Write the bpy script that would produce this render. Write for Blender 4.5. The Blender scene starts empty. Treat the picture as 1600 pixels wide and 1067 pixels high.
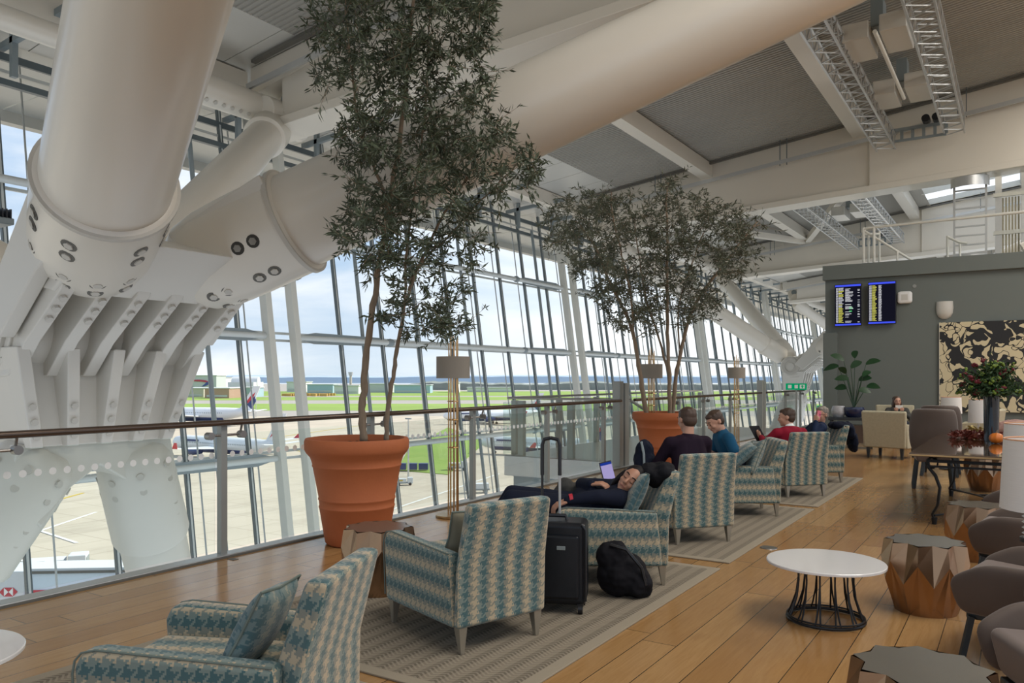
import bpy, bmesh, math, random
from mathutils import Vector, Matrix, Euler
R = math.radians
PI = math.pi
S = bpy.context.scene
COL = S.collection
random.seed(7)

# ---------------------------------------------------------------- camera
PHI = R(32.9)
FPX = 1230.0
H = 1.5
cam_d = bpy.data.cameras.new('camera')
cam = bpy.data.objects.new('camera', cam_d)
COL.objects.link(cam)
cam.location = (0, 0, H)
cam.rotation_euler = (R(90), 0, PHI)
cam_d.sensor_width = 36
cam_d.lens = 36 * FPX / 1600
cam_d.shift_y = 57.5 / 1600
cam_d.clip_start = .05
cam_d.clip_end = 6000
S.camera = cam

# ---------------------------------------------------------------- world, sun, exposure
S.view_settings.view_transform = 'Standard'
S.view_settings.look = 'None'
S.view_settings.gamma = 1
S.view_settings.use_curve_mapping = False
S.view_settings.exposure = 0.24
WORLD_STRENGTH = .92
SUN_STRENGTH = 5.0

w = bpy.data.worlds.new('sky')
S.world = w
w.use_nodes = True
nt = w.node_tree
nt.nodes.clear()
def wn(t, **k):
    n = nt.nodes.new(t)
    for a, b in k.items():
        setattr(n, a, b)
    return n
tc = wn('ShaderNodeTexCoord')
sep = wn('ShaderNodeSeparateXYZ')
nt.links.new(tc.outputs['Generated'], sep.inputs[0])
ramp = wn('ShaderNodeValToRGB')
el = ramp.color_ramp.elements
el[0].position = 0.0; el[0].color = (.70, .80, .90, 1)
el[1].position = .6; el[1].color = (.36, .50, .74, 1)
e = el.new(.10); e.color = (.55, .70, .88, 1)
e = el.new(.28); e.color = (.44, .62, .88, 1)
nt.links.new(sep.outputs['Z'], ramp.inputs[0])
mp = wn('ShaderNodeMapping')
mp.inputs['Scale'].default_value = (1.3, 1.3, 5.5)
nt.links.new(tc.outputs['Generated'], mp.inputs[0])
no = wn('ShaderNodeTexNoise')
no.inputs['Scale'].default_value = 2.2
no.inputs['Detail'].default_value = 7
no.inputs['Roughness'].default_value = .55
no.inputs['Distortion'].default_value = .4
nt.links.new(mp.outputs[0], no.inputs['Vector'])
cr = wn('ShaderNodeValToRGB')
cr.color_ramp.elements[0].position = .40; cr.color_ramp.elements[0].color = (0, 0, 0, 1)
cr.color_ramp.elements[1].position = .68; cr.color_ramp.elements[1].color = (1, 1, 1, 1)
nt.links.new(no.outputs['Fac'], cr.inputs[0])
mx = wn('ShaderNodeMixRGB')
nt.links.new(cr.outputs[0], mx.inputs[0])
nt.links.new(ramp.outputs[0], mx.inputs[1])
mx.inputs[2].default_value = (1.05, 1.06, 1.08, 1)
# brighter haze towards +Y
mr = wn('ShaderNodeMapRange')
mr.inputs['From Min'].default_value = .70
mr.inputs['From Max'].default_value = 1.0
mr.inputs['To Max'].default_value = .8
nt.links.new(sep.outputs['Y'], mr.inputs['Value'])
mx2 = wn('ShaderNodeMixRGB')
nt.links.new(mr.outputs[0], mx2.inputs[0])
nt.links.new(mx.outputs[0], mx2.inputs[1])
mx2.inputs[2].default_value = (1.25, 1.27, 1.28, 1)
bg = wn('ShaderNodeBackground')
bg.inputs['Strength'].default_value = WORLD_STRENGTH
nt.links.new(mx2.outputs[0], bg.inputs[0])
wo = wn('ShaderNodeOutputWorld')
nt.links.new(bg.outputs[0], wo.inputs[0])

def add_light(name, kind, loc, energy, color=(1, 1, 1), size=1, size_y=None, rot=(0, 0, 0)):
    d = bpy.data.lights.new(name, kind)
    d.energy = energy
    d.color = color
    if kind == 'AREA':
        d.size = size
        if size_y:
            d.shape = 'RECTANGLE'; d.size_y = size_y
    elif kind == 'POINT':
        d.shadow_soft_size = size
    o = bpy.data.objects.new(name, d)
    COL.objects.link(o)
    o.location = loc
    o.rotation_euler = rot
    return o
sun = add_light('sun', 'SUN', (0, 0, 60), SUN_STRENGTH, (1, .93, .82))
sun.data.angle = R(3)
sun.rotation_euler = (R(-38), R(34), 0)
# unseen area lamps added below the roof to brighten the lounge
FILL_POWER = 1350
for (x, y, sx, sy) in ((4, 4, 5, 9), (4.5, 17, 5, 9), (4.5, 29, 5, 9)):
    add_light('roof_fill', 'AREA', (x, y, 10.3), FILL_POWER * .7, (1, .95, .87), sx, sy)

# ---------------------------------------------------------------- helpers
SP, CP = math.sin(PHI), math.cos(PHI)
def pt(px, py, D):
    lat = (px - 800) / FPX * D
    return Vector((lat * CP - D * SP, lat * SP + D * CP, H - (py - 591) / FPX * D))
def ground(px, py, z=0.0):
    return pt(px, py, (H - z) * FPX / (py - 591))
def planeX(px, py, X):
    D = FPX * (-X) / (CP * (800 + FPX * SP / CP - px))
    return pt(px, py, D)
def V(*a): return Vector(a)

class MB:
    """collects shapes, then links them as one mesh object"""
    def __init__(s): s.bm = bmesh.new()
    def box(s, c, size, rot=None, M=None):
        m = Matrix.Translation(Vector(c))
        if rot: m = m @ Euler(rot).to_matrix().to_4x4()
        m = m @ Matrix.Diagonal((size[0], size[1], size[2], 1))
        if M: m = M @ m
        bmesh.ops.create_cube(s.bm, size=1, matrix=m)
        return s
    def span(s, a, b):
        a, b = Vector(a), Vector(b)
        return s.box((a + b) / 2, [abs(b[i] - a[i]) for i in range(3)])
    def bar(s, p0, p1, w, d, up=(0, 0, 1)):
        p0, p1 = Vector(p0), Vector(p1)
        z = (p1 - p0); L = z.length
        if L < 1e-6: return s
        z.normalize()
        x = Vector(up).cross(z)
        if x.length < 1e-4: x = Vector((1, 0, 0)).cross(z)
        x.normalize(); y = z.cross(x)
        m = Matrix((x, y, z)).transposed().to_4x4()
        m.translation = (p0 + p1) / 2
        bmesh.ops.create_cube(s.bm, size=1, matrix=m @ Matrix.Diagonal((w, d, L, 1)))
        return s
    def hexa(s, b, t):
        vb = [s.bm.verts.new(p) for p in b]; vt = [s.bm.verts.new(p) for p in t]
        n = len(b)
        fs = [s.bm.faces.new(vb[::-1]), s.bm.faces.new(vt)]
        for i in range(n):
            j = (i + 1) % n
            fs.append(s.bm.faces.new((vb[i], vb[j], vt[j], vt[i])))
        bmesh.ops.recalc_face_normals(s.bm, faces=fs)
        return s
    def hull(s, pts):
        vs = [s.bm.verts.new(p) for p in pts]
        r = bmesh.ops.convex_hull(s.bm, input=vs)
        bad = [g for g in r.get('geom_interior', []) + r.get('geom_unused', []) if isinstance(g, bmesh.types.BMVert)]
        if bad: bmesh.ops.delete(s.bm, geom=bad, context='VERTS')
        return s
    def loft(s, rows):
        R_ = [[s.bm.verts.new(p) for p in r] for r in rows]
        for p, q in zip(R_, R_[1:]):
            for k in range(len(p)):
                l = (k + 1) % len(p); s.bm.faces.new((p[k], p[l], q[l], q[k]))
        s.bm.faces.new(R_[0][::-1]); s.bm.faces.new(R_[-1])
        return s
    def tube(s, pts, rad, seg=12, caps=True, closed=False):
        pts = [Vector(p) for p in pts]
        n = len(pts)
        if not hasattr(rad, '__len__'): rad = [rad] * n
        rings = []
        prev = None
        for i, p in enumerate(pts):
            if closed: t = pts[(i + 1) % n] - pts[i - 1]
            else: t = pts[min(i + 1, n - 1)] - pts[max(i - 1, 0)]
            if t.length < 1e-9: t = Vector((0, 0, 1))
            t.normalize()
            if prev is None:
                x = Vector((0, 0, 1)).cross(t)
                if x.length < 1e-3: x = Vector((1, 0, 0)).cross(t)
            else:
                x = prev - t * prev.dot(t)
                if x.length < 1e-6: x = Vector((1, 0, 0)).cross(t)
            x.normalize(); prev = x
            y = t.cross(x)
            rings.append([s.bm.verts.new(p + (x * math.cos(a) + y * math.sin(a)) * rad[i])
                          for a in [2 * PI * k / seg for k in range(seg)]])
        m = n if closed else n - 1
        for i in range(m):
            a, b = rings[i], rings[(i + 1) % n]
            for k in range(seg):
                l = (k + 1) % seg
                s.bm.faces.new((a[k], a[l], b[l], b[k]))
        if caps and not closed:
            s.bm.faces.new(rings[0][::-1]); s.bm.faces.new(rings[-1])
        return s
    def cyl(s, p0, p1, r0, r1=None, seg=24):
        return s.tube([p0, p1], [r0, r0 if r1 is None else r1], seg)
    def lathe(s, prof, c=(0, 0, 0), seg=32, M=None, close=False):
        c = Vector(c)
        rings = []
        for r, z in prof:
            ring = []
            for k in range(seg):
                a = 2 * PI * k / seg
                p = Vector((r * math.cos(a), r * math.sin(a), z))
                if M: p = M @ p
                ring.append(s.bm.verts.new(p + c))
            rings.append(ring)
        for i in range(len(rings) - 1):
            for k in range(seg):
                l = (k + 1) % seg
                s.bm.faces.new((rings[i][k], rings[i][l], rings[i + 1][l], rings[i + 1][k]))
        if not close:
            if prof[0][0] > 1e-4: s.bm.faces.new(rings[0][::-1])
            if prof[-1][0] > 1e-4: s.bm.faces.new(rings[-1])
        else:
            for k in range(seg):
                l = (k + 1) % seg
                s.bm.faces.new((rings[-1][k], rings[-1][l], rings[0][l], rings[0][k]))
        return s
    def ball(s, c, r, rot=None, u=16, v=10, M=None):
        if not hasattr(r, '__len__'): r = (r, r, r)
        m = Matrix.Translation(Vector(c))
        if rot: m = m @ Euler(rot).to_matrix().to_4x4()
        m = m @ Matrix.Diagonal((r[0], r[1], r[2], 1))
        if M: m = M @ m
        bmesh.ops.create_uvsphere(s.bm, u_segments=u, v_segments=v, radius=1, matrix=m)
        return s
    def capsule(s, p0, p1, r0, r1=None, seg=14):
        r1 = r0 if r1 is None else r1
        s.tube([p0, p1], [r0, r1], seg)
        s.ball(p0, r0, u=seg, v=8); s.ball(p1, r1, u=seg, v=8)
        return s
    def prism(s, poly, a, b, axis=1):
        """poly of 2-D points extruded along an axis from a to b"""
        def mk(p, t):
            q = [0, 0, 0]; o = [i for i in range(3) if i != axis]
            q[o[0]], q[o[1]] = p; q[axis] = t
            return q
        return s.hexa([mk(p, a) for p in poly], [mk(p, b) for p in poly])
    def quad(s, *p):
        s.bm.faces.new([s.bm.verts.new(q) for q in p]); return s
    def build(s, name, mat, parent=None, smooth=True, angle=35, world=False, uv=None, bevel=0, seg=2, fix=True):
        if fix: bmesh.ops.recalc_face_normals(s.bm, faces=s.bm.faces)
        if uv: uv_box(s.bm, uv)
        if world and parent:
            l = parent.location
            M = Matrix.Translation(-l)
            if any(parent.rotation_euler): M = parent.rotation_euler.to_matrix().to_4x4().inverted() @ M
            bmesh.ops.transform(s.bm, matrix=M, verts=s.bm.verts)
        me = bpy.data.meshes.new(name)
        s.bm.to_mesh(me); s.bm.free()
        if mat: me.materials.append(mat)
        if smooth:
            me.polygons.foreach_set('use_smooth', [True] * len(me.polygons))
            if angle < 170: me.set_sharp_from_angle(angle=R(angle))
        o = bpy.data.objects.new(name, me)
        COL.objects.link(o)
        if parent: o.parent = parent
        if bevel:
            b = o.modifiers.new('bevel', 'BEVEL'); b.width = bevel; b.segments = seg; b.limit_method = 'ANGLE'; b.angle_limit = R(30)
            me.polygons.foreach_set('use_smooth', [True] * len(me.polygons))
            b.harden_normals = True
        return o

def uv_box(bm, mode):
    """metre-scale UVs; u runs across the woven stripes, v along them"""
    uvl = bm.loops.layers.uv.verify()
    for f in bm.faces:
        n = f.normal
        ax = max(range(3), key=lambda i: abs(n[i]))
        for l in f.loops:
            p = l.vert.co
            if ax == 0: u, v = p.y, p.z         # front / back: stripes stand upright
            elif ax == 1: u, v = p.z, p.x       # sides: stripes lie level
            else: u, v = p.y, p.x
            l[uvl].uv = (u, v)

def empty(name, loc=(0, 0, 0), rz=0):
    o = bpy.data.objects.new(name, None); COL.objects.link(o)
    o.location = loc; o.rotation_euler = (0, 0, rz); o.empty_display_size = .1
    return o
def tag(o, label=None, cat=None, group=None, kind=None):
    if label: o['label'] = label
    if cat: o['category'] = cat
    if group: o['group'] = group
    if kind: o['kind'] = kind
    return o
def thing(name, label, cat, loc=(0, 0, 0), rz=0, group=None, kind=None):
    return tag(empty(name, loc, rz), label, cat, group, kind)
def copy_tree(o, parent=None, loc=None, rz=None, label=None, group=None):
    c = o.copy(); COL.objects.link(c)
    c.parent = parent
    if parent is None:
        if loc is not None: c.location = loc
        if rz is not None: c.rotation_euler = (0, 0, rz)
        if label: c['label'] = label
        if group: c['group'] = group
    for ch in list(o.children):
        copy_tree(ch, c)
    return c

# ---------------------------------------------------------------- materials
class NT:
    def __init__(s, name):
        s.m = bpy.data.materials.new(name); s.m.use_nodes = True
        s.t = s.m.node_tree; s.t.nodes.clear()
        s.out = s.t.nodes.new('ShaderNodeOutputMaterial')
    def n(s, t, **k):
        x = s.t.nodes.new(t)
        for a, b in k.items(): setattr(x, a, b)
        return x
    def set(s, node, i, v):
        if v is None: return
        inp = node.inputs[i]
        if isinstance(v, bpy.types.NodeSocket): s.t.links.new(v, inp)
        else: inp.default_value = v
    def math(s, op, a, b=None, c=None):
        x = s.n('ShaderNodeMath', operation=op)
        s.set(x, 0, a); s.set(x, 1, b); s.set(x, 2, c)
        return x.outputs[0]
    def mix(s, f, a, b, blend='MIX'):
        x = s.n('ShaderNodeMixRGB', blend_type=blend)
        s.set(x, 0, f); s.set(x, 1, a if not isinstance(a, tuple) else c4(a)); s.set(x, 2, b if not isinstance(b, tuple) else c4(b))
        return x.outputs[0]
    def noise(s, vec, scale, detail=3, rough=.5, dist=0):
        x = s.n('ShaderNodeTexNoise'); s.set(x, 'Vector', vec)
        s.set(x, 'Scale', scale); s.set(x, 'Detail', detail); s.set(x, 'Roughness', rough); s.set(x, 'Distortion', dist)
        return x.outputs['Fac']
    def ramp(s, f, stops):
        x = s.n('ShaderNodeValToRGB'); s.set(x, 0, f)
        e = x.color_ramp.elements
        while len(e) < len(stops): e.new(.5)
        for i, (p, c) in enumerate(stops):
            e[i].position = p; e[i].color = c4(c)
        return x.outputs[0]
    def coord(s, k='Object'): return s.n('ShaderNodeTexCoord').outputs[k]
    def mapping(s, vec, scale=(1, 1, 1), rot=(0, 0, 0), loc=(0, 0, 0)):
        x = s.n('ShaderNodeMapping'); s.set(x, 0, vec); s.set(x, 'Scale', scale); s.set(x, 'Rotation', rot); s.set(x, 'Location', loc)
        return x.outputs[0]
    def sep(s, vec):
        x = s.n('ShaderNodeSeparateXYZ'); s.set(x, 0, vec); return x.outputs
    def bump(s, h, strength=.3, dist=.01):
        x = s.n('ShaderNodeBump'); s.set(x, 'Height', h); s.set(x, 'Strength', strength); s.set(x, 'Distance', dist)
        return x.outputs[0]
    def pbr(s, col, rough=.5, metal=0, normal=None, spec=.5, coat=0, sheen=0, emit=None, estr=0, trans=0, alpha=None):
        x = s.n('ShaderNodeBsdfPrincipled')
        s.set(x, 'Base Color', c4(col) if isinstance(col, tuple) else col)
        s.set(x, 'Roughness', rough); s.set(x, 'Metallic', metal); s.set(x, 'Normal', normal)
        s.set(x, 'Specular IOR Level', spec); s.set(x, 'Coat Weight', coat); s.set(x, 'Sheen Weight', sheen)
        if emit: s.set(x, 'Emission Color', c4(emit)); s.set(x, 'Emission Strength', estr)
        s.set(x, 'Transmission Weight', trans)
        s.t.links.new(x.outputs[0], s.out.inputs[0])
        return s.m
def c4(c): return (c[0], c[1], c[2], 1)
def srgb(r, g, b):
    f = lambda v: (v / 255 / 12.92) if v / 255 <= .04045 else ((v / 255 + .055) / 1.055) ** 2.4
    return (f(r), f(g), f(b))
def plain(name, col, rough=.5, metal=0, var=.06, scale=6, bump=0, **k):
    t = NT(name)
    co = t.coord()
    f = t.noise(co, scale, 4)
    c = t.mix(f, tuple(max(0, v * (1 - var)) for v in col), tuple(min(1, v * (1 + var)) for v in col))
    nm = t.bump(t.noise(co, 220, 2), bump, .002) if bump else None
    return t.pbr(c, rough, metal, nm, **k)
def emis(name, col, s=1):
    t = NT(name); x = t.n('ShaderNodeEmission'); x.inputs[0].default_value = c4(col); x.inputs[1].default_value = s
    t.t.links.new(x.outputs[0], t.out.inputs[0]); return t.m
def glassy(name, tint, refl=.12, rough=.0):
    t = NT(name)
    tr = t.n('ShaderNodeBsdfTransparent'); tr.inputs[0].default_value = c4(tint)
    gl = t.n('ShaderNodeBsdfGlossy'); gl.inputs['Roughness'].default_value = rough
    fr = t.n('ShaderNodeLayerWeight'); fr.inputs['Blend'].default_value = .25
    f = t.math('MULTIPLY', t.math('ADD', t.math('MULTIPLY', fr.outputs['Fresnel'], .9), .03), refl / .12)
    mx = t.n('ShaderNodeMixShader'); t.set(mx, 0, t.math('MINIMUM', f, .9))
    t.t.links.new(tr.outputs[0], mx.inputs[1]); t.t.links.new(gl.outputs[0], mx.inputs[2])
    t.t.links.new(mx.outputs[0], t.out.inputs[0])
    return t.m

M = {}
M['steel'] = plain('cream_painted_steel', (.66, .62, .545), .32, var=.03, scale=1.2, spec=.5, coat=.15)
M['steel2'] = plain('pale_cast_steel', (.60, .575, .52), .42, var=.03, scale=2)
M['seam'] = plain('shadow_gap', (.12, .115, .10), .6)
M['bolt'] = plain('bolt_paint', (.50, .475, .425), .4)
M['soffit'] = plain('soffit_panel', (.55, .54, .50), .3, var=.02)
M['mull'] = plain('mullion_grey', (.10, .125, .135), .35, var=.05)
M['mullL'] = plain('light_mullion_edge', (.55, .58, .57), .3)
M['white_post'] = plain('white_post_paint', (.62, .62, .57), .4, var=.03)
M['transom'] = plain('transom_grey', (.22, .26, .275), .35, var=.05)
M['alu'] = plain('brushed_aluminium', (.52, .53, .53), .35, .6, var=.05)
M['post'] = plain('grey_post', (.30, .315, .30), .4, .2, var=.04)
M['bronze_rail'] = plain('brown_bronze_rail', (.12, .085, .065), .25, .6, var=.1)
M['rail_steel'] = plain('brushed_rail', (.30, .285, .27), .3, .8)
M['glass'] = glassy('facade_glass', (.94, .965, .97), .05)
M['bglass'] = glassy('balustrade_glass', (.955, .985, .975), .03)
M['dot'] = plain('white_dot_film', (.86, .87, .85), .5, var=.01)
M['terracotta'] = (lambda t: t.pbr(
    t.mix(t.math('MULTIPLY', t.noise(t.coord(), 2.2, 6, .6), .8), srgb(190, 108, 62), srgb(152, 80, 46)), .72,
    normal=t.bump(t.noise(t.coord(), 40, 5), .12, .01)))(NT('terracotta'))
M['soil'] = plain('dark_bark_chips', (.035, .025, .02), .95, var=.5, scale=40, bump=.8)
M['bark'] = (lambda t: t.pbr(t.mix(t.noise(t.mapping(t.coord(), (6, 6, 1)), 9, 6, .6), (.16, .11, .07), (.33, .25, .175)), .85,
    normal=t.bump(t.noise(t.mapping(t.coord(), (6, 6, 1)), 14, 5), .5, .01)))(NT('bark'))
M['leaf'] = (lambda t: t.pbr(t.mix(t.noise(t.coord(), 5, 3), (.036, .052, .030), (.10, .125, .072)), .42, spec=.5))(NT('olive_leaf'))
M['leaf2'] = (lambda t: t.pbr(t.mix(t.noise(t.coord(), 4, 3), (.055, .066, .040), (.13, .14, .088)), .5))(NT('grey_olive_leaf'))
M['gold'] = plain('brushed_brass', (.50, .32, .15), .3, .9, var=.12)
M['brass_rod'] = plain('brass_rod', (.58, .36, .17), .25, .9)
M['shade'] = plain('taupe_lamp_shade', (.27, .24, .20), .8, var=.03)
M['white_top'] = plain('white_lacquer', (.78, .77, .77), .12, var=.01, coat=.5)
M['marble'] = plain('pale_marble', (.58, .56, .54), .15, var=.12, scale=5)
M['wire'] = plain('black_wire', (.018, .018, .02), .4, .4)
M['iron'] = plain('wrought_iron', (.02, .021, .022), .5, .5)
M['leg_metal'] = plain('champagne_leg', (.42, .385, .32), .35, .7)
M['taupe'] = plain('taupe_velvet', (.095, .068, .055), .75, var=.2, scale=4, sheen=.2, bump=.1)
M['taupe_in'] = plain('taupe_velvet_inner', (.15, .108, .09), .75, var=.15, scale=4, sheen=.25, bump=.1)
M['dark_leg'] = plain('blackened_leg', (.018, .024, .028), .45)
M['cream_fab'] = plain('cream_bouclé'.replace('é', 'e'), (.42, .38, .27), .9, var=.15, scale=30, bump=.3)
M['dark_wall'] = plain('charcoal_wall_paint', srgb(104, 111, 108), .75, var=.03, scale=1)
M['black_plastic'] = plain('black_plastic', (.012, .013, .016), .35, var=.2)
M['black_case'] = plain('black_suitcase_shell', (.008, .010, .014), .34, var=.3, scale=20, bump=.15, spec=.35)
M['black_cloth'] = plain('black_nylon', (.010, .010, .013), .8, var=.3, spec=.15)
M['lampshade_white'] = (lambda t: t.pbr(t.mix(t.noise(t.mapping(t.coord(), (3, 3, 60)), 4, 2), (.76, .73, .69), (.84, .81, .77)), .85))(NT('linen_shade'))
M['ceramic_white'] = plain('white_ceramic', (.75, .75, .74), .15)
M['teal_glaze'] = plain('teal_glaze', (.0, .15, .19), .1, coat=.6, var=.2)
M['warm_glow'] = emis('warm_lamp_glow', (1, .45, .14), 1.6)
M['skin'] = plain('skin', (.50, .27, .185), .5, var=.08)
M['skin_tan'] = plain('tanned_skin', (.42, .215, .14), .5, var=.08)
M['hair_black'] = plain('black_hair', (.010, .008, .009), .6, var=.4, scale=30, spec=.2)
M['hair_brown'] = plain('brown_hair', (.060, .033, .020), .55, var=.4, scale=30)
M['hair_grey'] = plain('grey_hair', (.22, .19, .16), .6, var=.3, scale=30)
M['navy'] = plain('navy_cloth', (.010, .013, .026), .85, var=.3, spec=.15)
M['aubergine'] = plain('dark_aubergine_knit', (.016, .009, .018), .9, var=.3, spec=.15)
M['blue_tee'] = plain('petrol_blue_cotton', (.012, .075, .15), .85, var=.2, spec=.15)
M['red_knit'] = plain('crimson_knit', (.26, .012, .03), .85, var=.15, spec=.15)
M['jeans'] = plain('dark_trousers', (.03, .035, .05), .85, var=.2, spec=.15)
M['grey_cloth'] = plain('charcoal_cloth', (.055, .055, .052), .85, var=.3, spec=.15)
M['navy_jacket'] = plain('navy_jacket', (.012, .022, .055), .8, var=.2, spec=.15)

def hound(name, teal, mid, lite, mid2):
    t = NT(name)
    uv = t.sep(t.coord('UV'))
    W, Hh = .060, .052
    U = t.math('ADD', t.math('DIVIDE', uv[0], W), 100.0)
    Vv = t.math('ADD', t.math('DIVIDE', uv[1], Hh), 100.0)
    # slant of the ikat weave
    i = t.math('FLOOR', t.math('MULTIPLY', U, 8)); j = t.math('FLOOR', t.math('MULTIPLY', Vv, 8))
    im = t.math('MODULO', i, 8); jm = t.math('MODULO', j, 8)
    wd = t.math('LESS_THAN', im, 3.5)
    fd = t.math('LESS_THAN', jm, 3.5)
    s = t.math('LESS_THAN', t.math('MODULO', t.math('ADD', i, j), 4), 1.5)
    fig = t.math('ADD', t.math('MULTIPLY', s, wd), t.math('MULTIPLY', t.math('SUBTRACT', 1, s), fd))
    k = t.math('ADD', t.math('FLOOR', U), t.math('GREATER_THAN', im, 5.5))
    even = t.math('LESS_THAN', t.math('MODULO', k, 2), .5)
    near = t.math('LESS_THAN', t.math('MODULO', t.math('FLOOR', U), 2), .5)
    ground_ = t.mix(near, mid, mid2)
    c = t.mix(fig, ground_, t.mix(even, lite, teal))
    n = t.noise(t.coord(), 9, 3)
    c = t.mix(t.math('MULTIPLY', n, .22), c, mid)
    wv = t.noise(t.coord(), 260, 2)
    return t.pbr(c, .85, normal=t.bump(wv, .25, .003), sheen=.25)
M['hound'] = hound('houndstooth_weave', srgb(52, 92, 98), srgb(128, 130, 118), srgb(184, 168, 140), srgb(118, 134, 128))
M['piping'] = plain('woven_piping', srgb(104, 116, 110), .85)
M['houndp'] = hound('teal_houndstooth_cushion', srgb(56, 92, 100), srgb(112, 128, 126), srgb(150, 150, 136), srgb(100, 120, 122))
S.cycles.transparent_max_bounces = 24
S.cycles.max_bounces = 8
S.cycles.diffuse_bounces = 5
S.cycles.caustics_reflective = False
S.cycles.caustics_refractive = False
S.cycles.sample_clamp_indirect = 6
S.render.film_transparent = False

# ================================================================ SETTING
XB = -5.61                      # balustrade line
def XF(z): return -(13 + .14 * (z - H))      # leaning glass facade
def roofz(x): return 8.66 + .127 * min(x, 14)
def flangez(x): return 6.65 + .053 * x
GIRD = [-3.0, 9.7, 22.4, 35.1, 47.8, 60.5, 73.2]

# ---- floor
def wood():
    t = NT('oak_boards')
    co = t.coord()
    s = t.sep(co)
    bw, bl = .205, 2.1
    ux = t.math('DIVIDE', t.math('ADD', s[0], 50), bw)
    row = t.math('FLOOR', ux)
    off = t.math('MULTIPLY', t.math('FRACT', t.math('MULTIPLY', t.math('SINE', t.math('MULTIPLY', row, 12.98)), 437.5)), bl)
    vy = t.math('DIVIDE', t.math('ADD', t.math('ADD', s[1], 50), off), bl)
    cel = t.math('FLOOR', vy)
    rnd = t.math('FRACT', t.math('MULTIPLY', t.math('SINE', t.math('ADD', t.math('MULTIPLY', row, 7.13), t.math('MULTIPLY', cel, 3.71))), 917.3))
    fx = t.math('FRACT', ux); fy = t.math('FRACT', vy)
    gx = t.math('LESS_THAN', t.math('MINIMUM', fx, t.math('SUBTRACT', 1, fx)), .012)
    gy = t.math('LESS_THAN', t.math('MINIMUM', fy, t.math('SUBTRACT', 1, fy)), .0012)
    gap = t.math('MAXIMUM', gx, gy)
    cb = t.n('ShaderNodeCombineXYZ'); t.set(cb, 0, t.math('ADD', s[0], t.math('MULTIPLY', rnd, 9))); t.set(cb, 1, s[1]); t.set(cb, 2, rnd)
    grain = t.noise(t.mapping(cb.outputs[0], (14, 1.1, 1)), 3, 6, .6, .8)
    c = t.mix(grain, srgb(150, 112, 70), srgb(190, 152, 102))
    c = t.mix(t.math('MULTIPLY', rnd, .55), c, srgb(140, 98, 54))
    knots = t.ramp(t.noise(cb.outputs[0], 2.2, 2), [(.66, (0, 0, 0)), (.74, (1, 1, 1))])
    c = t.mix(t.math('MULTIPLY', knots, .10), c, srgb(96, 60, 32))
    c = t.mix(gap, c, (.04, .025, .012))
    rg = t.math('ADD', t.math('MULTIPLY', t.noise(co, 6, 4), .14), .12)
    bp = t.bump(t.math('MULTIPLY', gap, -1), .2, .003)
    return t.pbr(c, rg, normal=bp, spec=.6)
M['wood'] = wood()
tag(MB().span((XB - .02, -9, -.12), (15, 26, 0)).span((XB - .02, 26, -.12), (-3.6, 75, 0)).build('floor', M['wood'], smooth=False), kind='structure')
tag(MB().span((XB - .12, -9, -.60), (XB + .02, 75, .02)).build('trim_1', M['alu'], smooth=False, bevel=.006), 'grey metal kerb along the foot of the glass balustrade', kind='structure')
tag(MB().span((XB + .021, -9, 0), (XB + .05, 75, .012)).build('trim_2', M['seam'], smooth=False), 'dark shadow gap beside the metal kerb', kind='structure')

# ---- ceiling
def corrugated():
    t = NT('corrugated_deck')
    return t.pbr(t.mix(t.noise(t.coord(), .6, 3), (.30, .29, .26), (.38, .365, .33)), .5)
M['deck'] = corrugated()
def deck_strip(x0, x1, y0, y1):
    b = MB(); bm = b.bm
    n = int((y1 - y0) / .11)
    rows = []
    for k in range(n):
        y = y0 + k * .11
        for dy, dz in ((0, 0), (.048, 0), (.060, .022), (.104, .022)):
            rows.append([bm.verts.new((x, y + dy, roofz(x) + dz)) for x in (x0, (x0 + x1) / 2, x1)])
    for a, c in zip(rows, rows[1:]):
        for i in range(2):
            bm.faces.new((a[i], a[i + 1], c[i + 1], c[i]))
    return b
ceil = tag(empty('ceiling'), 'pitched metal roof deck over the lounge', kind='structure')
deck_strip(-10.4, -3.0, -9, 75).build('corrugated_deck', M['deck'], ceil, smooth=False, fix=False)
deck_strip(-3.0, 15, -9, 23.4).build('corrugated_deck', M['deck'], ceil, smooth=False, fix=False)
deck_strip(-3.0, 15, 35.2, 75).build('corrugated_deck', M['deck'], ceil, smooth=False, fix=False)
deck_strip(3.2, 15, 23.4, 35.2).build('corrugated_deck', M['deck'], ceil, smooth=False, fix=False)
b = MB()
bm = b.bm
def slab(b, x0, x1, y0, y1, z0, z1, th=.1):
    b.hexa([(x0, y0, z0), (x1, y0, z1), (x1, y1, z1), (x0, y1, z0)], [(x0, y0, z0 + th), (x1, y0, z1 + th), (x1, y1, z1 + th), (x0, y1, z0 + th)])
y = -9
while y < 75:
    slab(b, -13.8, -10.4, y, y + 1.18, roofz(-13.8), roofz(-10.4)); y += 1.2
b.build('soffit_panel', M['soffit'], ceil, smooth=False)
b = MB()
y = -9
while y < 75:
    slab(b, -17.4, -13.8, y, y + 2.36, 6.95, 6.91 + .127 * 0, .08); y += 2.4
b.build('eaves_soffit', M['soffit'], ceil, smooth=False)
MB().span((-17.6, -9, 6.72), (-17.35, 75, 7.3)).build('eaves_edge', M['steel2'], ceil, smooth=False)
b = MB()
slab(b, -13.8, 15, -9, 23.3, roofz(-13.8) + .25, roofz(15) + .25, .1)
slab(b, -13.8, -3.2, 23.3, 75, roofz(-13.8) + .25, roofz(-3.2) + .25, .1)
slab(b, -3.2, 15, 35.3, 75, roofz(-3.2) + .25, roofz(15) + .25, .1)
b.build('roof_sheet', M['soffit'], ceil, smooth=False)
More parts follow.
